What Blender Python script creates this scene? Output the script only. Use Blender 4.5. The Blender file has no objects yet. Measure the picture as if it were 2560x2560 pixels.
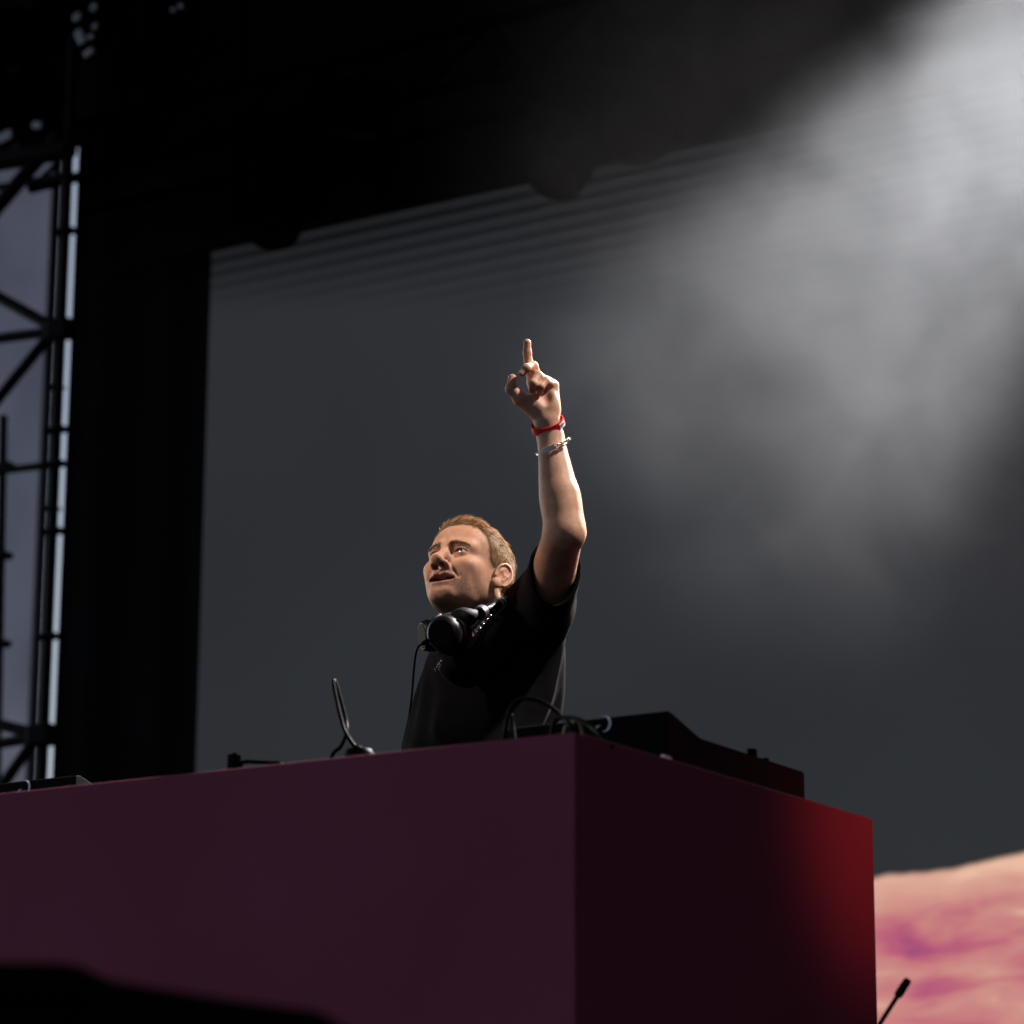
import bpy, bmesh, math, random
import numpy as np
from mathutils import Vector, Matrix

# ------------------------------------------------------------------ camera, world, lights, exposure
CROP = None                                   # (x0, y0, x1) square crop in photo pixels, for close-up checks only
F, CX, CY = 7750.0, 1280.0, 1280.0            # focal length and centre in photo pixels (2560 x 2560)
def nrm(v):
    v = np.asarray(v, float); return v / np.linalg.norm(v)
CAM = np.array([0.0, 0.0, 1.6])
UPC = nrm([157.0, 30500.0, -F])               # world up seen from the camera (pitch 14.25 deg, a trace of roll)
HOR = nrm(np.array([0, 0, -1.0]) - UPC * np.dot([0, 0, -1.0], UPC))
RGT = np.cross(HOR, UPC)
R = np.array([RGT, HOR, UPC])                 # camera coords -> world coords
def P(px, py, Y):                             # photo pixel -> world point at ground distance Y
    d = R @ np.array([(px - CX) / F, (CY - py) / F, -1.0])
    return CAM + d * (Y / d[1])
def cdir(x, y, z):                            # camera-frame direction (right, up, towards camera) -> world
    return nrm(R @ np.array([x, y, z], float))

sc = bpy.context.scene
col = sc.collection
cam_data = bpy.data.cameras.new('camera')
cam = bpy.data.objects.new('camera', cam_data); col.objects.link(cam)
cam.matrix_world = Matrix.Translation(Vector(CAM)) @ Matrix(R.tolist()).to_4x4()
cam_data.sensor_width = 36.0
cam_data.lens = 36.0 * F / 2560.0
cam_data.clip_start = 0.05; cam_data.clip_end = 2000
cam_data.dof.use_dof = True
cam_data.dof.focus_distance = 6.36
cam_data.dof.aperture_fstop = 3.7
if CROP:
    w_ = CROP[2] - CROP[0]
    cam_data.lens *= 2560.0 / w_
    cam_data.dof.aperture_fstop *= 2560.0 / w_
    cam_data.shift_x = ((CROP[0] + CROP[2]) / 2 - 1280) / w_
    cam_data.shift_y = (1280 - (CROP[1] + w_ / 2)) / w_
sc.camera = cam

world = bpy.data.worlds.new('World'); sc.world = world; world.use_nodes = True
wt = world.node_tree
bg = wt.nodes['Background']
sky = wt.nodes.new('ShaderNodeTexSky'); sky.sky_type = 'NISHITA'; sky.sun_disc = False
sky.sun_elevation = math.radians(9.0); sky.sun_rotation = math.radians(-46.0)
sky.air_density = 1.0; sky.dust_density = 4.0; sky.ozone_density = 5.0
hs = wt.nodes.new('ShaderNodeHueSaturation'); hs.inputs['Saturation'].default_value = 0.6      # thin evening overcast
wt.links.new(sky.outputs[0], hs.inputs['Color']); wt.links.new(hs.outputs[0], bg.inputs[0])
bg.inputs[1].default_value = 0.15

sc.view_settings.view_transform = 'Standard'; sc.view_settings.look = 'None'
sc.view_settings.exposure = 0.0; sc.view_settings.gamma = 1.0
sc.view_settings.use_curve_mapping = False
sc.cycles.use_denoising = True
sc.cycles.max_bounces = 6; sc.cycles.diffuse_bounces = 3; sc.cycles.glossy_bounces = 3
sc.cycles.volume_bounces = 0
sc.cycles.volume_step_rate = 1.0
sc.cycles.sample_clamp_indirect = 4.0

def spot(name, loc, target, watts, angle, blend, size, color):
    l = bpy.data.lights.new(name, 'SPOT')
    l.energy = watts; l.spot_size = math.radians(angle); l.spot_blend = blend
    l.shadow_soft_size = size; l.color = color
    o = bpy.data.objects.new(name, l); col.objects.link(o)
    o.location = Vector(loc)
    d = Vector(target) - Vector(loc)
    o.rotation_euler = d.to_track_quat('-Z', 'Y').to_euler()
    return o
FACE = P(1160, 1380, 6.15)
def lamp_at(az, el, d):                       # a lamp d metres from the face, az degrees right of the camera's side
    a, e = math.radians(az), math.radians(el)
    return FACE + d * np.array([math.cos(e) * math.sin(a), -math.cos(e) * math.cos(a), math.sin(e)])
# the two front-of-house lamps whose catch-lights show in the eye, and the beam in the smoke
spot('key_spotlight', lamp_at(74, 51, 5.8), FACE, 2100, 18, 0.5, 0.16, (1.0, 0.92, 0.86))
spot('follow_spotlight', lamp_at(-68, 38, 5.5), P(1090, 1420, 6.1), 820, 5.0, 0.5, 0.12, (1.0, 0.78, 0.60))
BEAM = P(3280, -720, 9.2)
spot('beam_spotlight', BEAM, P(2120, 800, 9.2), 1550, 31, 0.6, 0.10, (0.97, 0.98, 1.0))
spot('back_spotlight', P(3240, -640, 9.0), P(1330, 1300, 6.1), 6000, 14, 0.5, 0.08, (1.0, 0.95, 0.90))

# ------------------------------------------------------------------ helpers
def lin(r, g, b):
    f = lambda c: (c / 255 / 12.92) if c / 255 < 0.04045 else ((c / 255 + 0.055) / 1.055) ** 2.4
    return (f(r), f(g), f(b))
def setin(n, k, v):
    if k in n.inputs: n.inputs[k].default_value = v
def pm(name, color, rough=0.6, spec=0.5, metal=0.0, var=0.0, vscale=8.0, bump=0.0, bscale=60.0, sss=0.0, attr=None, coat=0.0):
    m = bpy.data.materials.new(name); m.use_nodes = True
    nt = m.node_tree; b = nt.nodes['Principled BSDF']
    b.inputs['Base Color'].default_value = (*color, 1)
    b.inputs['Roughness'].default_value = rough
    b.inputs['Metallic'].default_value = metal
    setin(b, 'Specular IOR Level', spec); setin(b, 'Coat Weight', coat)
    src = None
    if attr:
        a = nt.nodes.new('ShaderNodeAttribute'); a.attribute_name = attr
        src = a.outputs['Color']; nt.links.new(src, b.inputs['Base Color'])
    tc = nt.nodes.new('ShaderNodeTexCoord')
    if var > 0:
        no = nt.nodes.new('ShaderNodeTexNoise'); no.inputs['Scale'].default_value = vscale
        no.inputs['Detail'].default_value = 5
        nt.links.new(tc.outputs['Object'], no.inputs['Vector'])
        mr = nt.nodes.new('ShaderNodeMapRange')
        mr.inputs['From Min'].default_value = 0.3; mr.inputs['From Max'].default_value = 0.7
        mr.inputs['To Min'].default_value = 1 - var; mr.inputs['To Max'].default_value = 1 + var
        nt.links.new(no.outputs['Fac'], mr.inputs['Value'])
        mx = nt.nodes.new('ShaderNodeVectorMath'); mx.operation = 'SCALE'
        if src: nt.links.new(src, mx.inputs[0])
        else: mx.inputs[0].default_value = color
        nt.links.new(mr.outputs[0], mx.inputs['Scale'])
        nt.links.new(mx.outputs[0], b.inputs['Base Color'])
    if bump > 0:
        nb = nt.nodes.new('ShaderNodeTexNoise'); nb.inputs['Scale'].default_value = bscale
        nb.inputs['Detail'].default_value = 4
        nt.links.new(tc.outputs['Object'], nb.inputs['Vector'])
        bp = nt.nodes.new('ShaderNodeBump'); bp.inputs['Strength'].default_value = bump
        bp.inputs['Distance'].default_value = 0.002
        nt.links.new(nb.outputs['Fac'], bp.inputs['Height'])
        nt.links.new(bp.outputs[0], b.inputs['Normal'])
    if sss > 0:
        setin(b, 'Subsurface Weight', sss)
        b.inputs['Subsurface Radius'].default_value = (1.0, 0.35, 0.18)
        setin(b, 'Subsurface Scale', 0.006)
    return m
def tag(o, label=None, cat=None, group=None, kind=None):
    if label: o['label'] = label
    if cat: o['category'] = cat
    if group: o['group'] = group
    if kind: o['kind'] = kind
    return o
def empty(name, loc, label=None, cat=None, group=None):
    o = bpy.data.objects.new(name, None); col.objects.link(o); o.location = Vector(loc)
    o.empty_display_size = 0.1
    return tag(o, label, cat, group)
def link_mesh(name, v, f, m, parent=None, smooth=False, off=None):
    """v world (or local) coordinates; off is subtracted (the parent's base)."""
    v = np.asarray(v, np.float64).reshape(-1, 3)
    if off is not None: v = v - np.asarray(off)
    me = bpy.data.meshes.new(name)
    if isinstance(f, np.ndarray):
        n = f.shape[1]
        me.vertices.add(len(v)); me.vertices.foreach_set('co', v.astype(np.float32).ravel())
        me.loops.add(f.size); me.loops.foreach_set('vertex_index', f.astype(np.int32).ravel())
        me.polygons.add(len(f)); me.polygons.foreach_set('loop_start', np.arange(0, f.size, n, dtype=np.int32))
        me.polygons.foreach_set('loop_total', np.full(len(f), n, np.int32))
        me.update(calc_edges=True); me.validate()
    else:
        me.from_pydata([tuple(x) for x in v], [], f); me.update()
    if smooth: me.polygons.foreach_set('use_smooth', np.ones(len(me.polygons), bool))
    me.materials.append(m)
    o = bpy.data.objects.new(name, me); col.objects.link(o)
    if parent: o.parent = parent
    return o
class MB:
    def __init__(s): s.v = []; s.f = []
    def add(s, v, f):
        b = len(s.v); s.v += [tuple(x) for x in v]; s.f += [tuple(i + b for i in q) for q in f]; return s
    def box(s, c, size, M=None, bev=0.0):
        bm = bmesh.new(); bmesh.ops.create_cube(bm, size=1.0)
        for x in bm.verts: x.co = Vector((x.co.x * size[0], x.co.y * size[1], x.co.z * size[2]))
        if bev > 0: bmesh.ops.bevel(bm, geom=bm.edges[:], offset=bev, segments=2, affect='EDGES', profile=0.5)
        bm.verts.index_update()
        M = np.eye(3) if M is None else np.asarray(M)
        s.add([np.asarray(c) + M @ np.array(x.co) for x in bm.verts], [[q.index for q in fc.verts] for fc in bm.faces])
        bm.free(); return s
    def tube(s, pts, r, n=10, caps=True):
        pts = [np.asarray(p, float) for p in pts]; m = len(pts)
        rr = [r] * m if np.isscalar(r) else list(r)
        T = []
        for i in range(m):
            T.append(nrm(pts[min(i + 1, m - 1)] - pts[max(i - 1, 0)]))
        a = np.array([0, 0, 1.0]) if abs(T[0][2]) < 0.9 else np.array([1.0, 0, 0])
        nn = nrm(np.cross(T[0], a)); v = []
        for i in range(m):
            nn = nrm(nn - T[i] * np.dot(nn, T[i])); bb = np.cross(T[i], nn)
            for k in range(n):
                t = 2 * math.pi * k / n
                v.append(pts[i] + rr[i] * (math.cos(t) * nn + math.sin(t) * bb))
        f = [(i * n + k, i * n + (k + 1) % n, (i + 1) * n + (k + 1) % n, (i + 1) * n + k) for i in range(m - 1) for k in range(n)]
        if caps:
            f.append(tuple(range(n - 1, -1, -1))); f.append(tuple((m - 1) * n + k for k in range(n)))
        return s.add(v, f)
    def lathe(s, prof, c, axis, n=32, xdir=None):
        """prof: list of (radius, height) along axis from c."""
        ax = nrm(axis); a = np.array([0, 0, 1.0]) if abs(ax[2]) < 0.9 else np.array([1.0, 0, 0])
        e1 = nrm(np.cross(ax, a)); e2 = np.cross(ax, e1); c = np.asarray(c, float); v = []
        for (r, h) in prof:
            for k in range(n):
                t = 2 * math.pi * k / n
                v.append(c + ax * h + max(r, 1e-5) * (math.cos(t) * e1 + math.sin(t) * e2))
        f = [(i * n + k, i * n + (k + 1) % n, (i + 1) * n + (k + 1) % n, (i + 1) * n + k) for i in range(len(prof) - 1) for k in range(n)]
        f.append(tuple(range(n - 1, -1, -1))); f.append(tuple((len(prof) - 1) * n + k for k in range(n)))
        return s.add(v, f)
    def prism(s, poly, axis):
        """poly: ring of 3-D points, extruded by the vector axis."""
        n = len(poly); poly = [np.asarray(p, float) for p in poly]; axis = np.asarray(axis)
        v = poly + [p + axis for p in poly]
        f = [tuple(range(n - 1, -1, -1)), tuple(range(n, 2 * n))] + [(i, (i + 1) % n, n + (i + 1) % n, n + i) for i in range(n)]
        return s.add(v, f)
    def build(s, name, m, parent=None, off=None, smooth=False, bev=0.0):
        o = link_mesh(name, s.v, s.f, m, parent, False, off)
        bm = bmesh.new(); bm.from_mesh(o.data)
        if bev > 0: bmesh.ops.bevel(bm, geom=bm.edges[:], offset=bev, segments=2, affect='EDGES', profile=0.5)
        bmesh.ops.recalc_face_normals(bm, faces=bm.faces[:])
        if smooth:
            for fc in bm.faces: fc.smooth = True
            for e in bm.edges:
                if len(e.link_faces) == 2 and e.calc_face_angle(0) > 0.7: e.smooth = False
        bm.to_mesh(o.data); bm.free()
        return o
def spline(pts, n=8):
    """Catmull-Rom through pts."""
    p = [np.asarray(x, float) for x in pts]; p = [2 * p[0] - p[1]] + p + [2 * p[-1] - p[-2]]; out = []
    for i in range(1, len(p) - 2):
        for k in range(n):
            t = k / n
            out.append(0.5 * (2 * p[i] + (p[i + 1] - p[i - 1]) * t + (2 * p[i - 1] - 5 * p[i] + 4 * p[i + 1] - p[i + 2]) * t * t + (3 * p[i] - p[i - 1] - 3 * p[i + 1] + p[i + 2]) * t ** 3))
    out.append(p[-2]); return out

# ---- signed distance sculpting
def ell(p, c, r):
    q = p - np.asarray(c); r = np.asarray(r, float)
    k0 = np.sqrt(((q / r) ** 2).sum(1)); k1 = np.sqrt(((q / r ** 2) ** 2).sum(1)) + 1e-9
    return k0 * (k0 - 1) / k1
def sph(p, c, r):
    return np.sqrt(((p - np.asarray(c)) ** 2).sum(1)) - r
def rc(p, a, b, ra, rb):
    a = np.asarray(a, float); ba = np.asarray(b, float) - a; q = p - a
    h = np.clip(q @ ba / (ba @ ba), 0, 1)
    return np.sqrt(((q - h[:, None] * ba) ** 2).sum(1)) - (ra + (rb - ra) * h)
def limb(p, a, b, prof):
    a = np.asarray(a, float); ba = np.asarray(b, float) - a; q = p - a
    h = np.clip(q @ ba / (ba @ ba), 0, 1); x = np.array([t for t, _ in prof]); y = np.array([r for _, r in prof])
    xs = np.linspace(0, 1, 41); ys = np.interp(xs, x, y)
    for _ in range(6): ys[1:-1] = 0.25 * ys[:-2] + 0.5 * ys[1:-1] + 0.25 * ys[2:]
    return np.sqrt(((q - h[:, None] * ba) ** 2).sum(1)) - np.interp(h, xs, ys)
def smin(a, b, k):
    h = np.clip(0.5 + 0.5 * (b - a) / k, 0, 1)
    return b + (a - b) * h - k * h * (1 - h)
def smax(a, b, k): return -smin(-a, -b, k)
def chain(p, pts, rads, k):
    d = None
    for i in range(len(pts) - 1):
        e = rc(p, pts[i], pts[i + 1], rads[i], rads[i + 1])
        d = e if d is None else smin(d, e, k)
    return d
def mesh_sdf(fn, lo, hi, h, B=8, chunk=400):
    lo = np.asarray(lo, float); hi = np.asarray(hi, float)
    nb = np.ceil((hi - lo) / (h * B)).astype(int)
    bi = np.stack(np.meshgrid(*[np.arange(n) for n in nb], indexing='ij'), -1).reshape(-1, 3)
    cen = lo + (bi + 0.5) * B * h
    d = np.concatenate([fn(cen[i:i + 200000]) for i in range(0, len(cen), 200000)])
    bi = bi[np.abs(d) < B * h * 0.87 * 1.45 + h]
    g = np.arange(B + 1); off = np.stack(np.meshgrid(g, g, g, indexing='ij'), -1).reshape(-1, 3)
    N = (nb * B + 2).astype(np.int64)
    gid = lambda c: (c[..., 0].astype(np.int64) * N[1] + c[..., 1]) * N[2] + c[..., 2]
    cid, cpos, quads = [], [], []
    sh = (B + 1,) * 3
    for s in range(0, len(bi), chunk):
        bb = bi[s:s + chunk]
        idx = (bb[:, None, :] * B + off[None]).reshape(-1, 3)
        val = fn(lo + idx * h).reshape((len(bb),) + sh)
        sg = val < 0
        act = sg.any((1, 2, 3)) & ~sg.all((1, 2, 3))
        val, sg, bb = val[act], sg[act], bb[act]
        if len(bb) == 0: continue
        C = [(i, j, k) for i in (0, 1) for j in (0, 1) for k in (0, 1)]
        sl = lambda a, c: a[:, c[0]:c[0] + B, c[1]:c[1] + B, c[2]:c[2] + B]
        acc = np.zeros((len(bb), B, B, B, 3)); cnt = np.zeros((len(bb), B, B, B))
        for a in C:
            for ax in range(3):
                if a[ax]: continue
                b = list(a); b[ax] = 1
                va, vb = sl(val, a), sl(val, b)
                cr = sl(sg, a) != sl(sg, b)
                t = np.where(cr, va / np.where(cr, va - vb, 1), 0)
                pt = np.zeros(acc.shape); pt[..., 0] += a[0]; pt[..., 1] += a[1]; pt[..., 2] += a[2]; pt[..., ax] += t
                acc += pt * cr[..., None]; cnt += cr
        w = np.argwhere(cnt > 0)
        ci = bb[w[:, 0]] * B + w[:, 1:]
        cid.append(gid(ci)); cpos.append(lo + (ci + acc[tuple(w.T)] / cnt[tuple(w.T)][:, None]) * h)
        for ax in range(3):
            b = [0, 0, 0]; b[ax] = 1
            s0, s1 = sl(sg, (0, 0, 0)), sl(sg, b)
            w = np.argwhere(s0 != s1); fl = s0[tuple(w.T)]
            ci = bb[w[:, 0]] * B + w[:, 1:]
            e1 = [0, 0, 0]; e1[(ax + 1) % 3] = 1; e2 = [0, 0, 0]; e2[(ax + 2) % 3] = 1
            e1, e2 = np.array(e1), np.array(e2)
            q = np.stack([gid(ci), gid(ci - e1), gid(ci - e1 - e2), gid(ci - e2)], 1)
            q[~fl] = q[~fl][:, ::-1]
            quads.append(q)
    cid = np.concatenate(cid); cpos = np.concatenate(cpos); quads = np.concatenate(quads)
    o = np.argsort(cid); cid = cid[o]; cpos = cpos[o]
    pos = np.searchsorted(cid, quads); pos = np.clip(pos, 0, len(cid) - 1)
    ok = (cid[pos] == quads).all(1)
    fq = pos[ok]
    for _ in range(1):                                   # pull the vertices onto the surface
        e = h * 0.5; d = fn(cpos)
        g = np.stack([fn(cpos + np.eye(3)[k] * e) - d for k in range(3)], 1) / e
        g2 = np.maximum((g ** 2).sum(1), 0.2)
        st = -(d / g2)[:, None] * g
        ln = np.linalg.norm(st, axis=1, keepdims=True); st *= np.minimum(1, 0.5 * h / np.maximum(ln, 1e-9))
        cpos = cpos + st
    return cpos, fq[:, ::-1].copy()
def vnoise(p, s, seed=0):
    """smooth value noise, vectorised."""
    q = p * s + seed * 17.31; i = np.floor(q).astype(np.int64); f = q - i; f = f * f * (3 - 2 * f); r = 0
    for a in (0, 1):
        for b in (0, 1):
            for c in (0, 1):
                n = (i[:, 0] + a) * 374761393 + (i[:, 1] + b) * 668265263 + (i[:, 2] + c) * 2147483647 + seed * 9176
                n = (n ^ (n >> 13)) * 1274126177; n = n ^ (n >> 16)
                v = (n & 0xffff) / 65535.0
                r = r + v * (f[:, 0] if a else 1 - f[:, 0]) * (f[:, 1] if b else 1 - f[:, 1]) * (f[:, 2] if c else 1 - f[:, 2])
    return r
def color_attr(o, c):
    a = o.data.attributes.new('col', 'FLOAT_COLOR', 'POINT')
    c4 = np.ones((len(c), 4), np.float32); c4[:, :3] = c
    a.data.foreach_set('color', c4.ravel())

# ------------------------------------------------------------------ setting
AZ = math.radians(32.5)
V = np.array([math.sin(AZ), math.cos(AZ), 0.0])       # into the stage, away from the audience
U = np.array([math.cos(AZ), -math.sin(AZ), 0.0])      # along the stage front, to the right
Z = np.array([0, 0, 1.0])
BF = np.stack([U, V, Z], 1)                           # booth / stage frame -> world
FLOOR = 1.43
CORNER = P(1438, 1830, 4.75); TOP = CORNER[2]
CORNER = np.array([CORNER[0], CORNER[1], 0.0])
def S(u, v, z): return CORNER + u * U + v * V + z * Z  # stage coordinates from the booth's near corner
def onplane_v(px, py, v):                              # pixel -> (u, z) on the vertical plane at depth v
    d = R @ np.array([(px - CX) / F, (CY - py) / F, -1.0])
    t = (v - (CAM - CORNER) @ V) / (d @ V); w = CAM + d * t
    return (w - CORNER) @ U, w[2]
def onplane_u(px, py, u):
    d = R @ np.array([(px - CX) / F, (CY - py) / F, -1.0])
    t = (u - (CAM - CORNER) @ U) / (d @ U); w = CAM + d * t
    return (w - CORNER) @ V, w[2]

M_black = pm('black_fabric', (0.006, 0.006, 0.007), 0.95, 0.1, var=0.3, vscale=3)
M_plastic = pm('black_plastic', (0.0035, 0.0035, 0.004), 0.6, 0.04, bump=0.05, bscale=400)
M_gear = pm('black_metal_paint', (0.0015, 0.0015, 0.0018), 0.9, 0.0, bump=0.1, bscale=300)
M_rubber = pm('black_rubber', (0.003, 0.003, 0.003), 0.5, 0.04)
M_deck = pm('stage_deck_black', (0.015, 0.015, 0.015), 0.7, 0.3, var=0.3, vscale=4, bump=0.2, bscale=80)
M_ground = pm('ground_asphalt', (0.05, 0.05, 0.05), 0.9, 0.3, var=0.25, vscale=2, bump=0.3, bscale=40)
M_maroon = pm('maroon_paint', (0.31, 0.069, 0.112), 0.85, 0.10, var=0.11, vscale=2.2, bump=0.10, bscale=180)
M_trim = pm('worn_maroon_edge', (0.21, 0.075, 0.085), 0.5, 0.4, var=0.35, vscale=30)
M_alu = pm('dull_aluminium', (0.06, 0.06, 0.065), 0.45, 0.5, metal=0.6, var=0.2, vscale=20)
M_steel = pm('dark_scaffold_steel', (0.007, 0.006, 0.008), 0.7, 0.1, var=0.3, vscale=15)
M_white = pm('white_print', (0.80, 0.86, 0.92), 0.5, 0.4)
M_pale = pm('painted_glint', (0.75, 0.76, 0.82), 0.4, 0.5)  # pale colour standing in for daylight glints on the far left lamps

g = MB(); g.v = [(-600, -600, 0), (600, -600, 0), (600, 600, 0), (-600, 600, 0)]; g.f = [(0, 1, 2, 3)]
tag(g.build('ground', M_ground), kind='structure')
def frame_box(u0, u1, v0, v1, z0, z1, bev=0.0, mb=None):
    mb = mb or MB()
    return mb.box(S((u0 + u1) / 2, (v0 + v1) / 2, (z0 + z1) / 2), (u1 - u0, v1 - v0, z1 - z0), BF, bev)
tag(frame_box(-9.0, 12.0, -2.95, 13.0, 0.5, FLOOR).build('stage_floor', M_deck), kind='structure')
tag(frame_box(-9.0, 12.0, -2.93, 12.9, 0.004, 0.5).build('stage_base', M_black), kind='structure')
ROOF = 9.0
tag(frame_box(4.3, 4.5, -2.6, 8.0, FLOOR + 0.001, ROOF - 0.001).build('unseen_light_block', M_black), kind='structure')  # added out of view to keep sky light off the booth's right side
tag(frame_box(-9.5, 12.5, -2.6, 13.2, ROOF, ROOF + 0.3).build('stage_roof', M_black), kind='structure')

# ---- DJ booth
BW, BD = 3.1, 1.05
b0 = S(-BW / 2, BD / 2, FLOOR)
booth = empty('dj_booth', b0, 'plain maroon painted booth the man stands behind', 'dj booth')
T_ = 0.022
frame_box(-BW, 0, 0, T_, FLOOR, TOP, 0.0025).build('front_panel', M_maroon, booth, b0)
frame_box(-T_, -0.0005, T_ + 0.0005, BD, FLOOR, TOP, 0.0025).build('side_panel', M_maroon, booth, b0)
frame_box(-BW, -BW + T_, T_ + 0.0005, BD, FLOOR, TOP, 0.0025).build('side_panel', M_maroon, booth, b0)
TZ = TOP - 0.012
frame_box(-BW + T_ + 0.001, -T_ - 0.001, T_ + 0.001, BD - 0.002, TZ - 0.025, TZ).build('table_top', M_plastic, booth, b0)
m = MB(); frame_box(-T_ + 0.002, -0.003, 0.03, BD - 0.004, TOP + 0.0002, TOP + 0.0022, mb=m)
m.build('edge_trim', M_trim, booth, b0)

# ---- LED wall
SV = None
def screen_plane():
    # depth at which the wall's left edge stands about 13 m from the camera
    w = P(507, 1280, 13.0); return (w - CORNER) @ V
SV = screen_plane()
uL, zT = onplane_v(527, 600, SV)
uL = (onplane_v(527, 612, SV)[0] + onplane_v(487, 1930, SV)[0]) / 2
uR, zTr = onplane_v(1600, 398, SV)
SCREEN_TOP = zT
def screen_material():
    m = bpy.data.materials.new('led_wall_picture'); m.use_nodes = True
    nt = m.node_tree; nt.nodes.clear(); N = nt.nodes.new; L = nt.links.new
    out = N('ShaderNodeOutputMaterial'); em = N('ShaderNodeEmission'); L(em.outputs[0], out.inputs[0])
    tc = N('ShaderNodeTexCoord'); sep = N('ShaderNodeSeparateXYZ'); L(tc.outputs['Object'], sep.inputs[0])
    def math_(op, a, b=None, c=None, clamp=False):
        n = N('ShaderNodeMath'); n.operation = op; n.use_clamp = clamp
        for i, x in enumerate((a, b, c)):
            if x is None: continue
            if isinstance(x, (int, float)): n.inputs[i].default_value = x
            else: L(x, n.inputs[i])
        return n.outputs[0]
    x, z = sep.outputs[0], sep.outputs[2]           # metres right of the left edge, metres above the wall's foot
    # --- hills: ridge line  z < ridge(x)
    rx = {}
    A = onplane_v(2196, 2188, SV); B = onplane_v(2440, 2155, SV); C = onplane_v(2560, 2120, SV)
    a0 = (A[0] - uL, A[1] - ZB); b0_ = (B[0] - uL, B[1] - ZB); c0 = (C[0] - uL, C[1] - ZB)
    s1 = (b0_[1] - a0[1]) / (b0_[0] - a0[0]); s2 = (c0[1] - b0_[1]) / (c0[0] - b0_[0])
    n1 = N('ShaderNodeTexNoise'); n1.noise_dimensions = '1D'; n1.inputs['Scale'].default_value = 3.0; L(x, n1.inputs['W'])
    wob = math_('MULTIPLY', math_('SUBTRACT', n1.outputs[0], 0.5), 0.06)
    seg1 = math_('MULTIPLY_ADD', math_('SUBTRACT', x, a0[0]), s1, a0[1])
    k2 = math_('MAXIMUM', math_('SUBTRACT', x, b0_[0]), 0.0)
    ridge = math_('ADD', math_('MULTIPLY_ADD', k2, s2 - s1, seg1), wob)
    under = math_('SUBTRACT', ridge, z)
    hill = math_('MULTIPLY', under, 40.0, clamp=True)
    mp = N('ShaderNodeMapping'); mp.inputs['Scale'].default_value = (1.9, 1.0, 6.2); mp.inputs['Rotation'].default_value = (0, math.radians(-9), 0)
    mp.inputs['Location'].default_value = (3.1, 0, 1.7)
    L(tc.outputs['Object'], mp.inputs[0])
    nz = N('ShaderNodeTexNoise'); nz.inputs['Scale'].default_value = 1.15; nz.inputs['Detail'].default_value = 3.0
    nz.inputs['Distortion'].default_value = 0.3; L(mp.outputs[0], nz.inputs['Vector'])
    dep = math_('MULTIPLY', under, 0.35)             # lower on the picture the land turns pinker
    fac = math_('SUBTRACT', math_('MULTIPLY_ADD', nz.outputs[0], 1.05, 0.085), math_('MULTIPLY', dep, 0.5))
    cr = N('ShaderNodeValToRGB'); L(fac, cr.inputs[0]); e = cr.color_ramp.elements
    e[0].position = 0.24; e[0].color = (*lin(138, 80, 126), 1)
    e[1].position = 0.36; e[1].color = (*lin(176, 84, 122), 1)
    for p_, c_ in ((0.44, (190, 104, 122)), (0.52, (199, 126, 126)), (0.64, (206, 146, 136)), (0.74, (236, 190, 165))):
        q = e.new(p_); q.color = (*lin(*c_), 1)
    rim = math_('SUBTRACT', 1.0, math_('MULTIPLY', under, 6.0, clamp=True), clamp=True)
    mr = N('ShaderNodeMixRGB'); L(math_('MULTIPLY', rim, 0.8), mr.inputs[0]); L(cr.outputs[0], mr.inputs[1]); mr.inputs[2].default_value = (*lin(232, 186, 160), 1)
    # --- dusky sky above, with soft horizontal bands near the top
    dt = math_('SUBTRACT', SCREEN_TOP - ZB, z)       # metres below the top edge
    ph = math_('FRACT', math_('DIVIDE', dt, 0.060))
    saw = math_('POWER', math_('SUBTRACT', 1.0, ph), 1.0)
    # each band starts light under a dark line and sinks towards the next one
    fade = math_('POWER', math_('SUBTRACT', 1.0, math_('DIVIDE', dt, math_('MULTIPLY_ADD', x, 0.20, 0.30)), clamp=True), 0.9)
    band = math_('SUBTRACT', 1.0, math_('MULTIPLY', math_('MULTIPLY', math_('POWER', ph, 1.3), fade), 1.25), clamp=True)
    topd = math_('SUBTRACT', 1.0, math_('MULTIPLY', math_('POWER', math_('SUBTRACT', 1.0, math_('DIVIDE', dt, 0.45), clamp=True), 1.3), 0.50))
    nb = N('ShaderNodeTexNoise'); nb.inputs['Scale'].default_value = 0.5; nb.inputs['Detail'].default_value = 2; L(tc.outputs['Object'], nb.inputs['Vector'])
    vv = math_('MULTIPLY_ADD', nb.outputs[0], 0.5, 0.75)
    gfac = math_('MULTIPLY', math_('MULTIPLY', band, topd), vv)
    sk = N('ShaderNodeVectorMath'); sk.operation = 'SCALE'; sk.inputs[0].default_value = (0.0260, 0.0288, 0.0335)
    L(gfac, sk.inputs['Scale'])
    mix = N('ShaderNodeMixRGB'); L(hill, mix.inputs[0]); L(sk.outputs[0], mix.inputs[1]); L(mr.outputs[0], mix.inputs[2])
    L(mix.outputs[0], em.inputs[0]); em.inputs[1].default_value = 1.0
    return m
ZB = FLOOR + 0.25
SW = 10.5
s0 = S(uL, SV, ZB)
led = empty('led_screen', S(uL + SW / 2, SV, FLOOR), 'large screen behind the man showing a dark grey sky over pink hills', 'screen')
led.location = Vector(s0); led.rotation_euler = (0, 0, -AZ)
mb = MB(); hh = SCREEN_TOP + 0.25 - ZB
mb.v = [(0, 0, 0), (SW, 0, 0), (SW, 0, hh), (0, 0, hh)]; mb.f = [(0, 1, 2, 3)]
mb.build('display', screen_material(), led)
mb = MB(); mb.box((SW / 2, 0.06, hh / 2), (SW, 0.11, hh), None, 0.004); mb.build('cabinet_back', M_gear, led)
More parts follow.
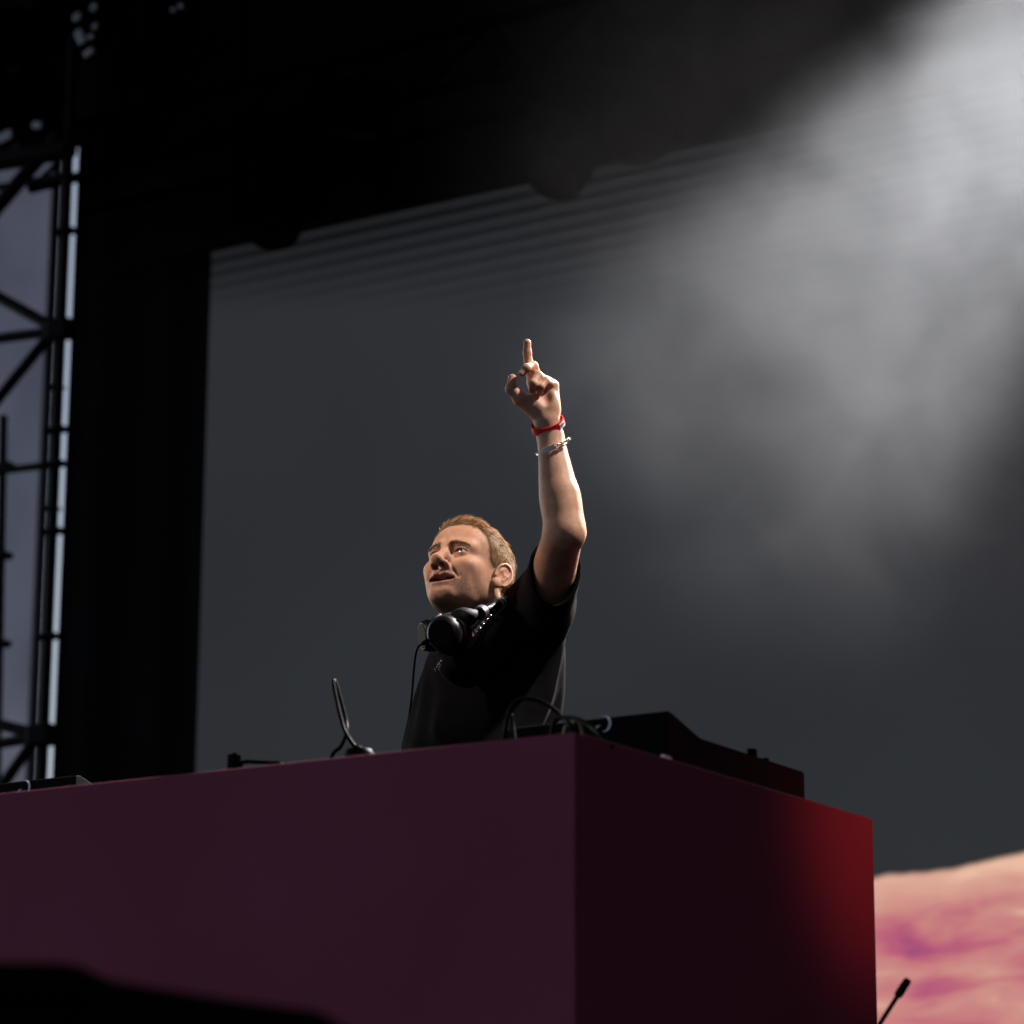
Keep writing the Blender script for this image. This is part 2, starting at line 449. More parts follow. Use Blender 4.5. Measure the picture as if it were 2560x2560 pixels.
mb = MB(); mb.box((SW / 2, 0.06, -0.13), (SW, 0.4, 0.24)); mb.build('plinth', M_gear, led)

# ---- black cloth: border over the screen's top edge and the wing curtain at its left
def pleated(u0, u1, v, z0, z1, amp=0.03, pitch=0.22, curve=0.0):
    n = int((u1 - u0) / 0.04); rng = random.Random(int(u0 * 100) + 7); vs = []; fs = []
    off = [amp * math.sin(2 * math.pi * (i * (u1 - u0) / n) / pitch + 0.8 * math.sin(i * 0.37)) for i in range(n + 1)]
    for i in range(n + 1):
        u = u0 + (u1 - u0) * i / n
        for z, k in ((z0, 1.0), (z1, 0.4)):
            vs.append(S(u, v + off[i] * k, z)); vs.append(S(u, v + off[i] * k + 0.012, z))
    for i in range(n):
        a, b = i * 4, i * 4 + 4
        fs += [(a, b, b + 2, a + 2), (a + 1, a + 3, b + 3, b + 1), (a, a + 1, b + 1, b), (a + 2, b + 2, b + 3, a + 3)]
    fs += [(0, 2, 3, 1), (n * 4, n * 4 + 1, n * 4 + 3, n * 4 + 2)]
    return vs, fs
zH = onplane_v(1070, 506, SV - 0.35)[1]
vs, fs = pleated(uL - 0.25, uL + SW, SV - 0.35, zH, ROOF - 0.02, 0.006, 0.5)
o = link_mesh('border_curtain', vs, fs, M_black, off=S(0, SV - 0.35, zH)); o.location = Vector(S(0, SV - 0.35, zH))
tag(o, 'wide black cloth border hanging above the screen', 'curtain')
uw0 = (onplane_v(196, 400, SV - 0.2)[0] + onplane_v(130, 1900, SV - 0.2)[0]) / 2
uw1 = (onplane_v(527, 612, SV - 0.2)[0] + onplane_v(487, 1930, SV - 0.2)[0]) / 2
vs, fs = pleated(uw0, uw1, SV - 0.2, FLOOR + 0.01, ROOF - 0.03, 0.008, 0.3)
o = link_mesh('wing_curtain', vs, fs, M_black, off=S(uw0, SV - 0.2, FLOOR)); o.location = Vector(S(uw0, SV - 0.2, FLOOR))
tag(o, 'tall black curtain between the scaffold tower and the screen', 'curtain')
# the side of the stage roof is closed with black cloth above the tower
vs, fs = pleated(-9.0, uw0 + 0.6, SV - 0.5, onplane_v(120, 385, SV - 0.5)[1], ROOF - 0.03, 0.02, 0.4)
o = link_mesh('border_curtain', vs, fs, M_black, off=S(-6, SV - 0.5, 5)); o.location = Vector(S(-6, SV - 0.5, 5))
tag(o, 'short black cloth border above the scaffold tower at far left', 'curtain')

# ---- grey mesh scrim behind the tower, the daylight comes through it
def scrim_material():
    m = bpy.data.materials.new('blue_grey_mesh'); m.use_nodes = True
    nt = m.node_tree; nt.nodes.clear(); N = nt.nodes.new; L = nt.links.new
    out = N('ShaderNodeOutputMaterial'); mix = N('ShaderNodeMixShader'); tr = N('ShaderNodeBsdfTransparent')
    tl = N('ShaderNodeBsdfTranslucent'); tl.inputs[0].default_value = (0.42, 0.38, 0.50, 1)
    tc = N('ShaderNodeTexCoord'); no = N('ShaderNodeTexNoise'); no.inputs['Scale'].default_value = 1.4; no.inputs['Detail'].default_value = 4
    L(tc.outputs['Object'], no.inputs[0])
    mr = N('ShaderNodeMapRange'); mr.inputs['From Min'].default_value = 0.3; mr.inputs['From Max'].default_value = 0.7
    mr.inputs['To Min'].default_value = 0.63; mr.inputs['To Max'].default_value = 0.76
    L(no.outputs[0], mr.inputs[0]); L(mr.outputs[0], mix.inputs[0])
    L(tr.outputs[0], mix.inputs[1]); L(tl.outputs[0], mix.inputs[2]); L(mix.outputs[0], out.inputs[0])
    return m
TV = SV + 1.2                                      # depth of the scrim
ue = (onplane_v(122, 600, TV)[0] + onplane_v(88, 1500, TV)[0]) / 2
sb = S(ue - 1.5, TV, FLOOR)
scrim = empty('mesh_scrim', sb, 'blue grey mesh cloth behind the scaffold tower', 'scrim')
vs, fs = pleated(ue - 3.2, ue, TV, FLOOR + 0.02, ROOF - 0.05, 0.01, 0.8)
link_mesh('cloth', vs, fs, scrim_material(), scrim, off=sb)
m = MB(); m.tube([S(ue + 0.03, TV, FLOOR), S(ue + 0.03, TV, ROOF)], 0.028, 8); m.build('hem_pole', pm('mauve_webbing', (0.075, 0.055, 0.08), 0.7), scrim, sb, True)

# ---- scaffold tower
XV = SV - 0.9
def xp(px, py, dv=0.0):
    u, z = onplane_v(px, py, XV + dv); return S(u, XV + dv, z)
ut = (onplane_v(166, 500, XV)[0] + onplane_v(131, 1373, XV)[0]) / 2
tb = S(ut, XV, FLOOR)
tower = empty('scaffold_tower', tb, 'dark scaffold tower with diagonal braces at the left edge', 'scaffold')
rt = 0.022
def tpart(name, pts, r, mat=None, n=10):
    q = MB(); q.tube(pts, r, n); return q.build(name, mat or M_steel, tower, tb, True)
tpart('standard', [S(ut, XV, FLOOR), S(ut, XV, ROOF - 0.02)], rt)
tpart('standard', [S(ut - 1.25, XV, FLOOR), S(ut - 1.25, XV, ROOF - 0.02)], 0.024)
tpart('standard', [S(ut - 1.25, XV + 0.8, FLOOR), S(ut - 1.25, XV + 0.8, ROOF - 0.02)], 0.024)
def node(px, py, w=0.05):
    c = xp(px, py); q = MB(); q.box((c + 0), (0.115, 0.07, w), BF, 0.012); return q.build('coupler', M_steel, tower, tb)
nodes = [(150, 824), (104, 1838)]
for (x, y) in nodes: node(x, y, 0.09)
for (x, y) in ((163, 579), (143, 1075), (139, 1161), (134, 1329), (123, 1592)): node(x, y, 0.022)
for y in (449, 969, 1272): 
    x = 168 - (y - 449) * 0.0385
    c = xp(x - 8, y); q = MB(); q.box(c, (0.06, 0.06, 0.014), BF, 0.003); q.build('coupler', M_steel, tower, tb)
for a, b, r in (((140, 822), (-260, 600), 0.020), ((135, 828), (-260, 880), 0.018), ((130, 832), (-200, 1235), 0.019),
                ((95, 1836), (-260, 1745), 0.020), ((95, 1842), (-260, 1905), 0.018), ((88, 1848), (-200, 2250), 0.019),
                ((150, 335), (-240, 790), 0.026), ((60, 362), (-160, 520), 0.020)):
    tpart('brace', [xp(*a), xp(*b, 0.12)], r * 1.25)
tpart('ledger', [xp(160, 440), xp(-300, 520, 0.1)], 0.016)
tpart('ledger', [xp(140, 1160), xp(-300, 1215, 0.1)], 0.016)
tpart('ledger', [xp(175, 372), xp(-300, 452, 0.05)], 0.045)
tpart('standard', [xp(9, 1040, 0.4), xp(-8, 1960, 0.4)], 0.018)
for y in (1165, 1390, 1610):
    c = xp(14 - (y - 1165) * 0.02, y, 0.4); q = MB(); q.box(c, (0.07, 0.05, 0.03), BF, 0.006); q.build('coupler', M_steel, tower, tb)

# ---- roof truss over the screen and the lamps hanging from it
LV = SV - 0.8
zt0 = onplane_v(1000, 250, LV)[1]
t0 = S(0, LV, zt0)
truss = empty('roof_truss', t0, 'long black lighting truss under the stage roof', 'truss')
for dv, dz in ((0, 0), (0.35, 0), (0.17, 0.32)):
    q = MB(); q.tube([S(-6.0, LV + dv, zt0 + dz), S(uL + SW, LV + dv, zt0 + dz)], 0.025, 8); q.build('chord', M_gear, truss, t0, True)
k = -6.0
while k < uL + SW - 0.5:
    q = MB(); q.tube([S(k, LV, zt0), S(k + 0.25, LV + 0.17, zt0 + 0.32), S(k + 0.5, LV, zt0)], 0.012, 6); q.build('brace', M_gear, truss, t0)
    k += 0.5
for k in (-5.0, -1.0, 3.0, 6.5):
    q = MB(); q.tube([S(k, LV + 0.17, zt0 + 0.32), S(k, LV + 0.17, ROOF)], 0.01, 6); q.build('hanger', M_gear, truss, t0)

M_lens = pm('lamp_lens', (0.002, 0.002, 0.003), 0.4, 0.06)
def make_head(label, group):
    r = empty('moving_head_lamp', (0, 0, 0), label, 'stage lamp', group)
    q = MB(); q.box((0, 0, -0.09), (0.34, 0.26, 0.13), None, 0.02); q.build('base', M_gear, r)
    for s in (-1, 1):
        q = MB(); q.tube([(s * 0.08, 0, 0.03), (s * 0.08, 0, -0.03)], 0.022, 10); q.build('clamp', M_gear, r, smooth=True)
    for s in (-1, 1):
        q = MB(); q.box((s * 0.165, 0, -0.30), (0.035, 0.10, 0.32), None, 0.012); q.build('yoke_arm', M_gear, r)
    ax = nrm((0.05, -0.55, -0.85))
    q = MB(); q.lathe([(0.06, -0.15), (0.105, -0.12), (0.125, -0.03), (0.128, 0.05), (0.12, 0.13), (0.105, 0.15)], (0, 0, -0.40), ax, 28); hd = q.build('lamp_head', M_gear, r, smooth=True)
    q = MB(); q.lathe([(0.10, 0.1505), (0.08, 0.158), (0.03, 0.163)], (0, 0, -0.40), ax, 28); q.build('lens', M_lens, r, smooth=True)
    return r
def copy_tree(o, parent=None):
    c = o.copy(); col.objects.link(c); c.parent = parent
    for ch in list(o.children): copy_tree(ch, c)
    return c
G = 'lamps hanging above the screen'
head0 = make_head('black moving head lamp bulging over the screen at its left corner', G)
def place(o, px, py, v, rz=0.0, drop=0.45):
    u, z = onplane_v(px, py, v); o.location = Vector(S(u, v, z + drop)); o.rotation_euler = (0, 0, -AZ + rz)
place(head0, 692, 548, LV, 0.2)
for px, py, lab, rz in ((1412, 416, 'black moving head lamp bulging over the screen above the raised hand', -0.15),
                        (862, 470, 'small part of a black lamp just showing right of the corner lamp', 0.9),
                        (1590, 330, 'black lamp hanging just right of the one above the hand, half lost in the beam', 0.7)):
    c = copy_tree(head0); c['label'] = lab; place(c, px, py, LV, rz)
# daylight glints on the far left lamps, put in as pale plates
def glint_lamp(px, py, label, plates):
    c = copy_tree(head0); c['label'] = label; c['group'] = 'lamps hanging at the far left'
    place(c, px, py, LV, 0.4)
    inv = np.array(Matrix.Rotation(AZ - 0.4, 3, 'Z'))
    for (qx, qy, w, h, a) in plates:
        u, z = onplane_v(qx, qy, LV - 0.16); p = S(u, LV - 0.16, z) - np.array(c.location)
        q = MB(); rot = inv @ BF @ np.array(Matrix.Rotation(a, 3, 'Y'))
        q.box(inv @ p, (w * 1.5, 0.012, h * 1.5), rot, 0.004); q.build('glint_plate', M_pale, c)
glint_lamp(215, 75, 'black lamp with pale glints at the top left', [(200, 92, 0.024, 0.048, -0.45), (222, 131, 0.034, 0.018, -0.35), (192, 42, 0.026, 0.02, -0.5), (234, 18, 0.018, 0.022, 0.5), (226, 92, 0.02, 0.014, 0.2), (237, 66, 0.014, 0.018, 0.6)])
glint_lamp(80, 275, 'black lamp with one pale spot above the scaffold tower', [(92, 313, 0.032, 0.02, 0.3)])
glint_lamp(10, 300, 'black lamp cut by the left edge above the braces', [(12, 341, 0.05, 0.028, -0.2)])
glint_lamp(440, -30, 'black lamp with two faint round glints at the top edge', [(433, 25, 0.012, 0.012, 0), (452, 15, 0.014, 0.014, 0)])

# ---- the lamp that throws the visible beam, just outside the picture
c = copy_tree(head0); c['label'] = 'moving head lamp throwing the white beam at the top right'; c['group'] = 'lamps hanging above the screen'
bd = nrm(P(2120, 800, 9.2) - BEAM)
c.location = Vector(BEAM - bd * 0.35 + np.array([0, 0, 0.42])); c.rotation_euler = (0, 0, math.atan2(bd[0], -bd[1]))

spot('red_spotlight', S(2.4, 2.2, 3.4), S(0.0, BD + 0.08, TOP + 0.08), 115, 17, 1.0, 0.1, (1.0, 0.16, 0.11))

# ---- lit smoke
def smoke():
    ctr = P(2260, 560, 9.15)
    m = bpy.data.materials.new('drifting_smoke'); m.use_nodes = True
    nt = m.node_tree; nt.nodes.clear(); N = nt.nodes.new; L = nt.links.new
    out = N('ShaderNodeOutputMaterial'); pv = N('ShaderNodeVolumePrincipled')
    pv.inputs['Color'].default_value = (0.92, 0.92, 0.94, 1); pv.inputs['Anisotropy'].default_value = 0.25
    tc = N('ShaderNodeTexCoord')
    n1 = N('ShaderNodeTexNoise'); n1.inputs['Scale'].default_value = 2.5; n1.inputs['Detail'].default_value = 6.0; n1.inputs['Roughness'].default_value = 0.58; n1.inputs['Distortion'].default_value = 0.5
    L(tc.outputs['Object'], n1.inputs['Vector'])
    ln = N('ShaderNodeVectorMath'); ln.operation = 'LENGTH'
    sc_ = N('ShaderNodeVectorMath'); sc_.operation = 'DIVIDE'; sc_.inputs[1].default_value = SMOKE_R
    L(tc.outputs['Object'], sc_.inputs[0]); L(sc_.outputs[0], ln.inputs[0])
    fall = N('ShaderNodeMapRange'); fall.interpolation_type = 'SMOOTHERSTEP'
    fall.inputs['From Min'].default_value = 1.0; fall.inputs['From Max'].default_value = 0.25
    fall.inputs['To Min'].default_value = 0.0; fall.inputs['To Max'].default_value = 1.0
    L(ln.outputs['Value'], fall.inputs['Value'])
    mr = N('ShaderNodeMapRange'); mr.inputs['From Min'].default_value = 0.36; mr.inputs['From Max'].default_value = 0.68
    mr.inputs['To Min'].default_value = 0.25; mr.inputs['To Max'].default_value = 1.0
    L(n1.outputs['Fac'], mr.inputs['Value'])
    a = N('ShaderNodeMath'); a.operation = 'MULTIPLY'; L(fall.outputs[0], a.inputs[0]); L(mr.outputs[0], a.inputs[1])
    b = N('ShaderNodeMath'); b.operation = 'MULTIPLY'; b.inputs[1].default_value = SMOKE_D; L(a.outputs[0], b.inputs[0])
    L(b.outputs[0], pv.inputs['Density']); L(pv.outputs[0], out.inputs['Volume'])
    bm = bmesh.new(); bmesh.ops.create_icosphere(bm, subdivisions=3, radius=1.0)
    for x in bm.verts: x.co = Vector((x.co.x * SMOKE_R[0], x.co.y * SMOKE_R[1], x.co.z * SMOKE_R[2]))
    me = bpy.data.meshes.new('smoke'); bm.to_mesh(me); bm.free(); me.materials.append(m)
    o = bpy.data.objects.new('smoke', me); col.objects.link(o); o.location = Vector(ctr)
    tag(o, 'pale smoke drifting in the beam at the top right', 'smoke', kind='stuff')
SMOKE_R = (1.7, 0.8, 1.75); SMOKE_D = 0.50
smoke()

# ------------------------------------------------------------------ gear on the booth
M_wedge = pm('worn_black_cabinet', (0.002, 0.002, 0.0025), 0.9, 0.05, bump=0.3, bscale=120)
M_jog = pm('jog_metal', (0.10, 0.10, 0.11), 0.3, 0.5, metal=0.8)
def player(u1, v0, label, w=0.33, dp=0.50):
    """media player, its back towards the audience; u1 is its right edge, v0 its back."""
    base = S(u1 - w / 2, v0 + dp / 2, TZ)
    t = empty('dj_player', base, label, 'dj player', 'dj players on the booth')
    zt, zd, z0 = 2.556, 2.5265, TZ + 0.008
    prof = [(0, z0), (0, zt - 0.003), (0.004, zt), (0.012, zt), (0.108, zd + 0.002), (0.118, zd), (dp - 0.006, zd - 0.003), (dp, zd - 0.008), (dp, z0)]
    q = MB(); q.prism([S(u1 - w, v0 + a, b) for a, b in prof], U * w); q.build('body', M_plastic, t, base, bev=0.0012)
    for du in (0.03, w - 0.03):
        for dv in (0.03, dp - 0.04):
            q = MB(); q.lathe([(0.013, 0), (0.011, 0.009)], S(u1 - du, v0 + dv, TZ), Z, 12); q.build('foot', M_rubber, t, base)
    q = MB(); q.lathe([(0.103, 0), (0.103, 0.006), (0.098, 0.010), (0.05, 0.010), (0.048, 0.008)], S(u1 - w / 2, v0 + 0.33, zd - 0.004), Z, 40); q.build('jog_wheel', M_jog, t, base, True)
    # screen on the tilted face
    n = nrm(np.cross(U, (0.096 * V + (zd + 0.002 - zt) * Z))); c = S(u1 - w / 2, v0 + 0.06, (zt + zd) / 2 + 0.002)
    e2 = nrm(0.096 * V + (zd + 0.002 - zt) * Z)
    q = MB(); q.box(c, (0.2, 0.085, 0.004), np.stack([U, e2, np.cross(U, e2)], 1), 0.001); q.build('display', M_rubber, t, base)
    # tempo slider cap and a knob on the deck
    q = MB(); q.box(S(u1 - 0.03, v0 + 0.40, zd + 0.004), (0.02, 0.010, 0.012), BF, 0.002); q.build('tempo_slider', M_rubber, t, base)
    q = MB(); q.lathe([(0.010, 0), (0.010, 0.014), (0.008, 0.016)], S(u1 - 0.014, v0 + 0.325, zd - 0.002), Z, 16); q.build('knob', M_rubber, t, base, True)
    # curled white emblem on the back, a big open curl hooked to a small one
    s_ = 0.0085; cu, cz = u1 - 0.5 * w - 0.0, (zt + TZ) / 2 + 0.022
    return t, base
def emblem(t, base, u, v, z, s):
    def stroke(pts, ws):
        pts = [np.array(p) for p in pts]; a = []; b = []
        for i, p in enumerate(pts):
            d = nrm(np.append(pts[min(i + 1, len(pts) - 1)] - pts[max(i - 1, 0)], 0))[:2]; n_ = np.array([-d[1], d[0]])
            a.append(p + n_ * ws[i] / 2); b.append(p - n_ * ws[i] / 2)
        ring = a + b[::-1]
        q.prism([S(u + p[0] * s, v - 0.0012, z + p[1] * s) for p in ring], V * 0.001)
    q = MB()
    n = 14
    big = [(0.25 + 0.95 * math.cos(a), 0.15 + 1.0 * math.sin(a)) for a in np.linspace(math.radians(100), math.radians(-95), n)]
    stroke(big, [0.06 + 0.30 * math.sin(math.pi * i / (n - 1)) for i in range(n)])
    sm = [(-0.35 + 0.55 * math.cos(a), -0.55 + 0.5 * math.sin(a)) for a in np.linspace(math.radians(75), math.radians(290), n)]
    stroke(sm, [0.06 + 0.2 * math.sin(math.pi * i / (n - 1)) for i in range(n)])
    q.build('emblem', M_white, t, base)
pl, pb = player(-0.055, 0.385, 'black dj player with a curled white emblem on the right end of the booth')
eu, ez = onplane_v(1505, 1813, 0.385); emblem(pl, pb, eu, 0.385, ez, 0.0135)
eu2 = onplane_v(190, 1945, 0.385)[0]
pl2, pb2 = player(eu2, 0.385, 'black dj player at the left edge, its emblem half hidden by the booth')
eu, ez = onplane_v(58, 1972, 0.385); emblem(pl2, pb2, eu, 0.385, ez, 0.0135)

def pv(px, py, v):
    u, z = onplane_v(px, py, v); return S(u, v, z)
def cable(name, pts, r, label, mat=M_rubber, cat='cable', extra=None):
    q = MB(); q.tube(spline(pts, 10), r, 10)
    if extra: extra(q)
    o = q.build(name, mat, None, np.asarray(pts[0]), True); o.location = Vector(pts[0])
    return tag(o, label, cat)
def tab(px, v):                                         # point on the table straight under a pixel column
    u, z = onplane_v(px, 1880, v); return S(u, v, TZ + 0.004)
# tall loop of cable standing up left of the man
v_ = 0.30
cable('cable', [tab(815, v_), pv(828, 1895, v_), pv(852, 1866, v_), pv(866, 1830, v_), pv(864, 1800, v_ + 0.012), pv(850, 1745, v_ + 0.01), pv(838, 1706, v_ + 0.004), pv(833, 1708, v_ - 0.004), pv(842, 1757, v_ - 0.008), pv(854, 1806, v_ - 0.010), pv(866, 1835, v_ - 0.010), pv(885, 1864, v_ - 0.004), pv(905, 1882, v_), tab(930, v_)], 0.0037, 'black cable twisted into a tall loop on the booth')
# black puck-shaped adapter at the loop's foot
c0 = pv(898, 1890, v_ + 0.01); c0[2] = TZ
q = MB(); q.lathe([(0.030, 0), (0.031, 0.05), (0.029, 0.078), (0.022, 0.087), (0.008, 0.090)], c0, Z, 24)
o = q.build('cable_adapter', M_rubber, None, c0, True); o.location = Vector(c0); tag(o, 'rounded black adapter at the foot of the tall cable loop', 'adapter')
# small upright clip with a cable to its right
c0 = pv(585, 1902, 0.12)
cb = np.array([c0[0], c0[1], TZ])
t = empty('power_plug', cb, 'short black upright plug on the left half of the booth', 'plug')
hz = pv(585, 1886, 0.12)[2] - TZ
q = MB(); q.box(cb + Z * hz / 2, (0.017, 0.02, hz), BF, 0.003); q.build('plug_body', M_plastic, t, cb)
q = MB(); q.lathe([(0.004, 0), (0.0035, 0.004)], cb + Z * (hz - 0.001), Z, 10); q.build('plug_cap', M_rubber, t, cb)
cable('cable', [tab(598, 0.13), pv(602, 1914, 0.13), pv(612, 1905, 0.13), pv(640, 1905, 0.13), pv(672, 1907, 0.13), pv(705, 1912, 0.13), tab(735, 0.15)], 0.0034, 'low black cable running right from the upright plug')
# cables looping over the right corner, they catch the warm light
v_ = 0.22
cable('cable', [tab(1250, v_), pv(1262, 1830, v_), pv(1275, 1775, v_), pv(1300, 1749, v_), pv(1340, 1750, v_), pv(1378, 1768, v_), pv(1402, 1790, v_), pv(1425, 1812, v_ - 0.01), tab(1450, v_)], 0.0036, 'black cable arching in front of the shirt on the booth')
cable('cable', [tab(1372, 0.17), pv(1382, 1815, 0.17), pv(1398, 1797, 0.17), pv(1425, 1794, 0.16), pv(1450, 1800, 0.15), pv(1475, 1815, 0.14), pv(1498, 1834, 0.12), tab(1530, 0.11)], 0.0036, 'black cable curving down towards the right dj player')
cable('cable', [tab(1402, 0.26), pv(1412, 1826, 0.26), pv(1428, 1812, 0.26), pv(1450, 1811, 0.26), tab(1475, 0.28)], 0.0030, 'thin yellow green cable at the booth corner', pm('yellow_cable', (0.16, 0.17, 0.02), 0.4))
cable('cable', [tab(1270, 0.34), pv(1278, 1800, 0.34), pv(1284, 1815, 0.34), tab(1302, 0.3)], 0.0020, 'thin dark cable just left of the arching one')
# bright metal plug tip lying on the edge in front of the player
v0_, z0_ = onplane_u(1668, 1893, -0.012)
ep = S(-0.014, v0_, TOP + 0.0065)
q = MB(); q.tube([ep - V * 0.012, ep + V * 0.012], 0.0038, 10)
o = q.build('jack_plug', pm('bright_nickel', (0.7, 0.7, 0.7), 0.25, 0.5, metal=1.0), None, ep - Z * 0.004, True); o.location = Vector(ep - Z * 0.004)
tag(o, 'tiny bright metal plug on the booth edge before the right player', 'plug')

# ------------------------------------------------------------------ boom microphone right of the booth, near the screen
YM = 8.6
mt, ml = P(2271, 2448, YM), P(2198, 2562, YM)
dirm = nrm(mt - ml)
tail = mt - dirm * 0.62
foot = np.array([tail[0] - 0.02, tail[1], FLOOR])
mic = empty('boom_microphone', foot, 'slender black microphone on a boom before the pink hills', 'microphone')
q = MB(); q.tube([mt, mt - dirm * 0.006, mt - dirm * 0.05, mt - dirm * 0.058], [0.009, 0.0115, 0.0125, 0.009], 14); q.build('capsule', M_rubber, mic, foot, True)
q = MB(); q.tube([mt - dirm * 0.056, tail], 0.0068, 10); q.build('boom', M_rubber, mic, foot, True)
q = MB(); q.tube([foot + Z * 0.02, np.array([foot[0], foot[1], tail[2] + 0.06])], 0.011, 10); q.build('stand_pole', M_gear, mic, foot, True)
q = MB(); q.lathe([(0.13, 0), (0.13, 0.012), (0.03, 0.022)], foot, Z, 28); q.build('base_plate', M_gear, mic, foot)

# ------------------------------------------------------------------ out-of-focus wedge monitor at the stage front
YW = 2.75
def wp(px, py, dy=0.0): return P(px, py, YW + dy)
outline = [(-330, 2380), (-30, 2402), (150, 2402), (205, 2412), (235, 2440), (420, 2472), (600, 2500), (780, 2522), (832, 2542), (850, 2580)]
front = [wp(*p) for p in outline]
fl = FLOOR
wb = np.array([front[3][0], YW + 0.15, fl])
wedge = empty('wedge_monitor', wb, 'blurred black wedge speaker in the lower left foreground', 'speaker')
ring = [np.array([p[0], p[1], p[2]]) for p in front] + [np.array([front[-1][0] + 0.01, YW, fl + 0.01]), np.array([front[0][0], YW, fl + 0.01])]
q = MB(); q.prism(ring, np.array([0.03, 0.34, 0.0])); q.build('cabinet', M_wedge, wedge, wb, bev=0.006)
q = MB(); q.box(wp(330, 2500, -0.012) - Z * 0.1, (0.16, 0.016, 0.16), None, 0.004); q.build('grille', M_gear, wedge, wb)
q = MB(); c_ = wp(60, 2500, -0.02); q.tube([c_ - np.array([0.05, 0, 0]), c_ - np.array([0.05, 0.02, 0]), c_ + np.array([0.05, -0.02, 0]), c_ + np.array([0.05, 0, 0])], 0.007, 8); q.build('handle', M_gear, wedge, wb)
for dx in (-0.1, 0.12):
    q = MB(); q.box(np.array([wb[0] + dx, YW + 0.17, fl + 0.006]), (0.04, 0.2, 0.011), None, 0.002); q.build('foot', M_rubber, wedge, wb)

# ------------------------------------------------------------------ the man
def rotz(a): a = math.radians(a); return np.array([[math.cos(a), -math.sin(a), 0], [math.sin(a), math.cos(a), 0], [0, 0, 1.0]])
def rotx(a): a = math.radians(a); return np.array([[1.0, 0, 0], [0, math.cos(a), -math.sin(a)], [0, math.sin(a), math.cos(a)]])
def roty(a): a = math.radians(a); return np.array([[math.cos(a), 0, math.sin(a)], [0, 1.0, 0], [-math.sin(a), 0, math.cos(a)]])
# head frame: x = his left, -y = the way he looks, z = up; eye level z = 0
HR = rotz(-33) @ rotx(-23) @ roty(0)
H0 = P(1121, 1384, 6.10) - HR @ np.array([0, -0.080, 0])
TR = rotz(-66)
T0 = P(1225, 1750, 6.33)
def hw(*p): return H0 + HR @ np.array(p, float)
def tw(*p): return T0 + TR @ np.array(p, float)
EYE = 0.0315
def ear_pts(n=15):
    pts = []
    for i in range(n):
        a = math.radians(-118 + 300 * i / (n - 1))      # from the root in front, over the top, down behind to the lobe
        pts.append(a)
    return pts
ER = rotz(-26) @ roty(-6) @ rotx(-10)
E0 = np.array([0.0745, -0.003, -0.012])
def ear(qa):
    """qa: points with x mirrored to the left side."""
    e = (qa - E0) @ ER                                  # ear frame: x out, y back, z up
    d = ell(e, (0.004, 0.010, 0.0), (0.0065, 0.019, 0.030))
    d = smin(d, ell(e, (0.003, 0.002, -0.026), (0.006, 0.0095, 0.011)), 0.008)
    d = smax(d, -ell(e, (0.0125, 0.006, -0.004), (0.008, 0.0095, 0.0155)), 0.003)
    d = smax(d, -ell(e, (0.0125, 0.014, 0.014), (0.006, 0.008, 0.010)), 0.003)
    prev = None; tor = None
    for k in range(13):
        a = math.radians(205 - 265 * k / 12)
        c = (0.0085 + 0.001 * math.sin(a), 0.010 + 0.0185 * math.cos(a), 0.001 + 0.0295 * math.sin(a))
        if prev is not None:
            s_ = rc(e, prev, c, 0.0031, 0.0031); tor = s_ if tor is None else np.minimum(tor, s_)
        prev = c
    d = smin(d, tor, 0.003)
    ah = chain(e, [(0.008, 0.020, 0.014), (0.0095, 0.0185, 0.002), (0.008, 0.012, -0.013), (0.006, 0.004, -0.017)], [0.002, 0.0026, 0.0026, 0.002], 0.002)
    d = smin(d, ah, 0.003)
    d = smin(d, ell(e, (0.006, -0.004, -0.006), (0.004, 0.004, 0.0065)), 0.004)
    return d
def headcore(q):
    qa = q.copy(); qa[:, 0] = np.abs(qa[:, 0])
    d = ell(q, (0, 0.012, 0.026), (0.0765, 0.092, 0.078))
    d = smin(d, ell(q, (0, -0.036, 0.036), (0.066, 0.055, 0.056)), 0.03)
    d = smin(d, ell(q, (0, -0.022, -0.028), (0.0570, 0.068, 0.074)), 0.03)
    return d, qa
def warp(q):                                            # jaw set back a little
    q = q.copy(); q[:, 2] = np.where(q[:, 2] < -0.008, (q[:, 2] + 0.008) / 0.895 - 0.008, q[:, 2]); t = np.clip((-0.025 - q[:, 2]) / 0.055, 0, 1); q[:, 1] -= 0.0125 * t * t * (3 - 2 * t) * np.clip((0.03 - q[:, 1]) / 0.07, 0, 1); return q
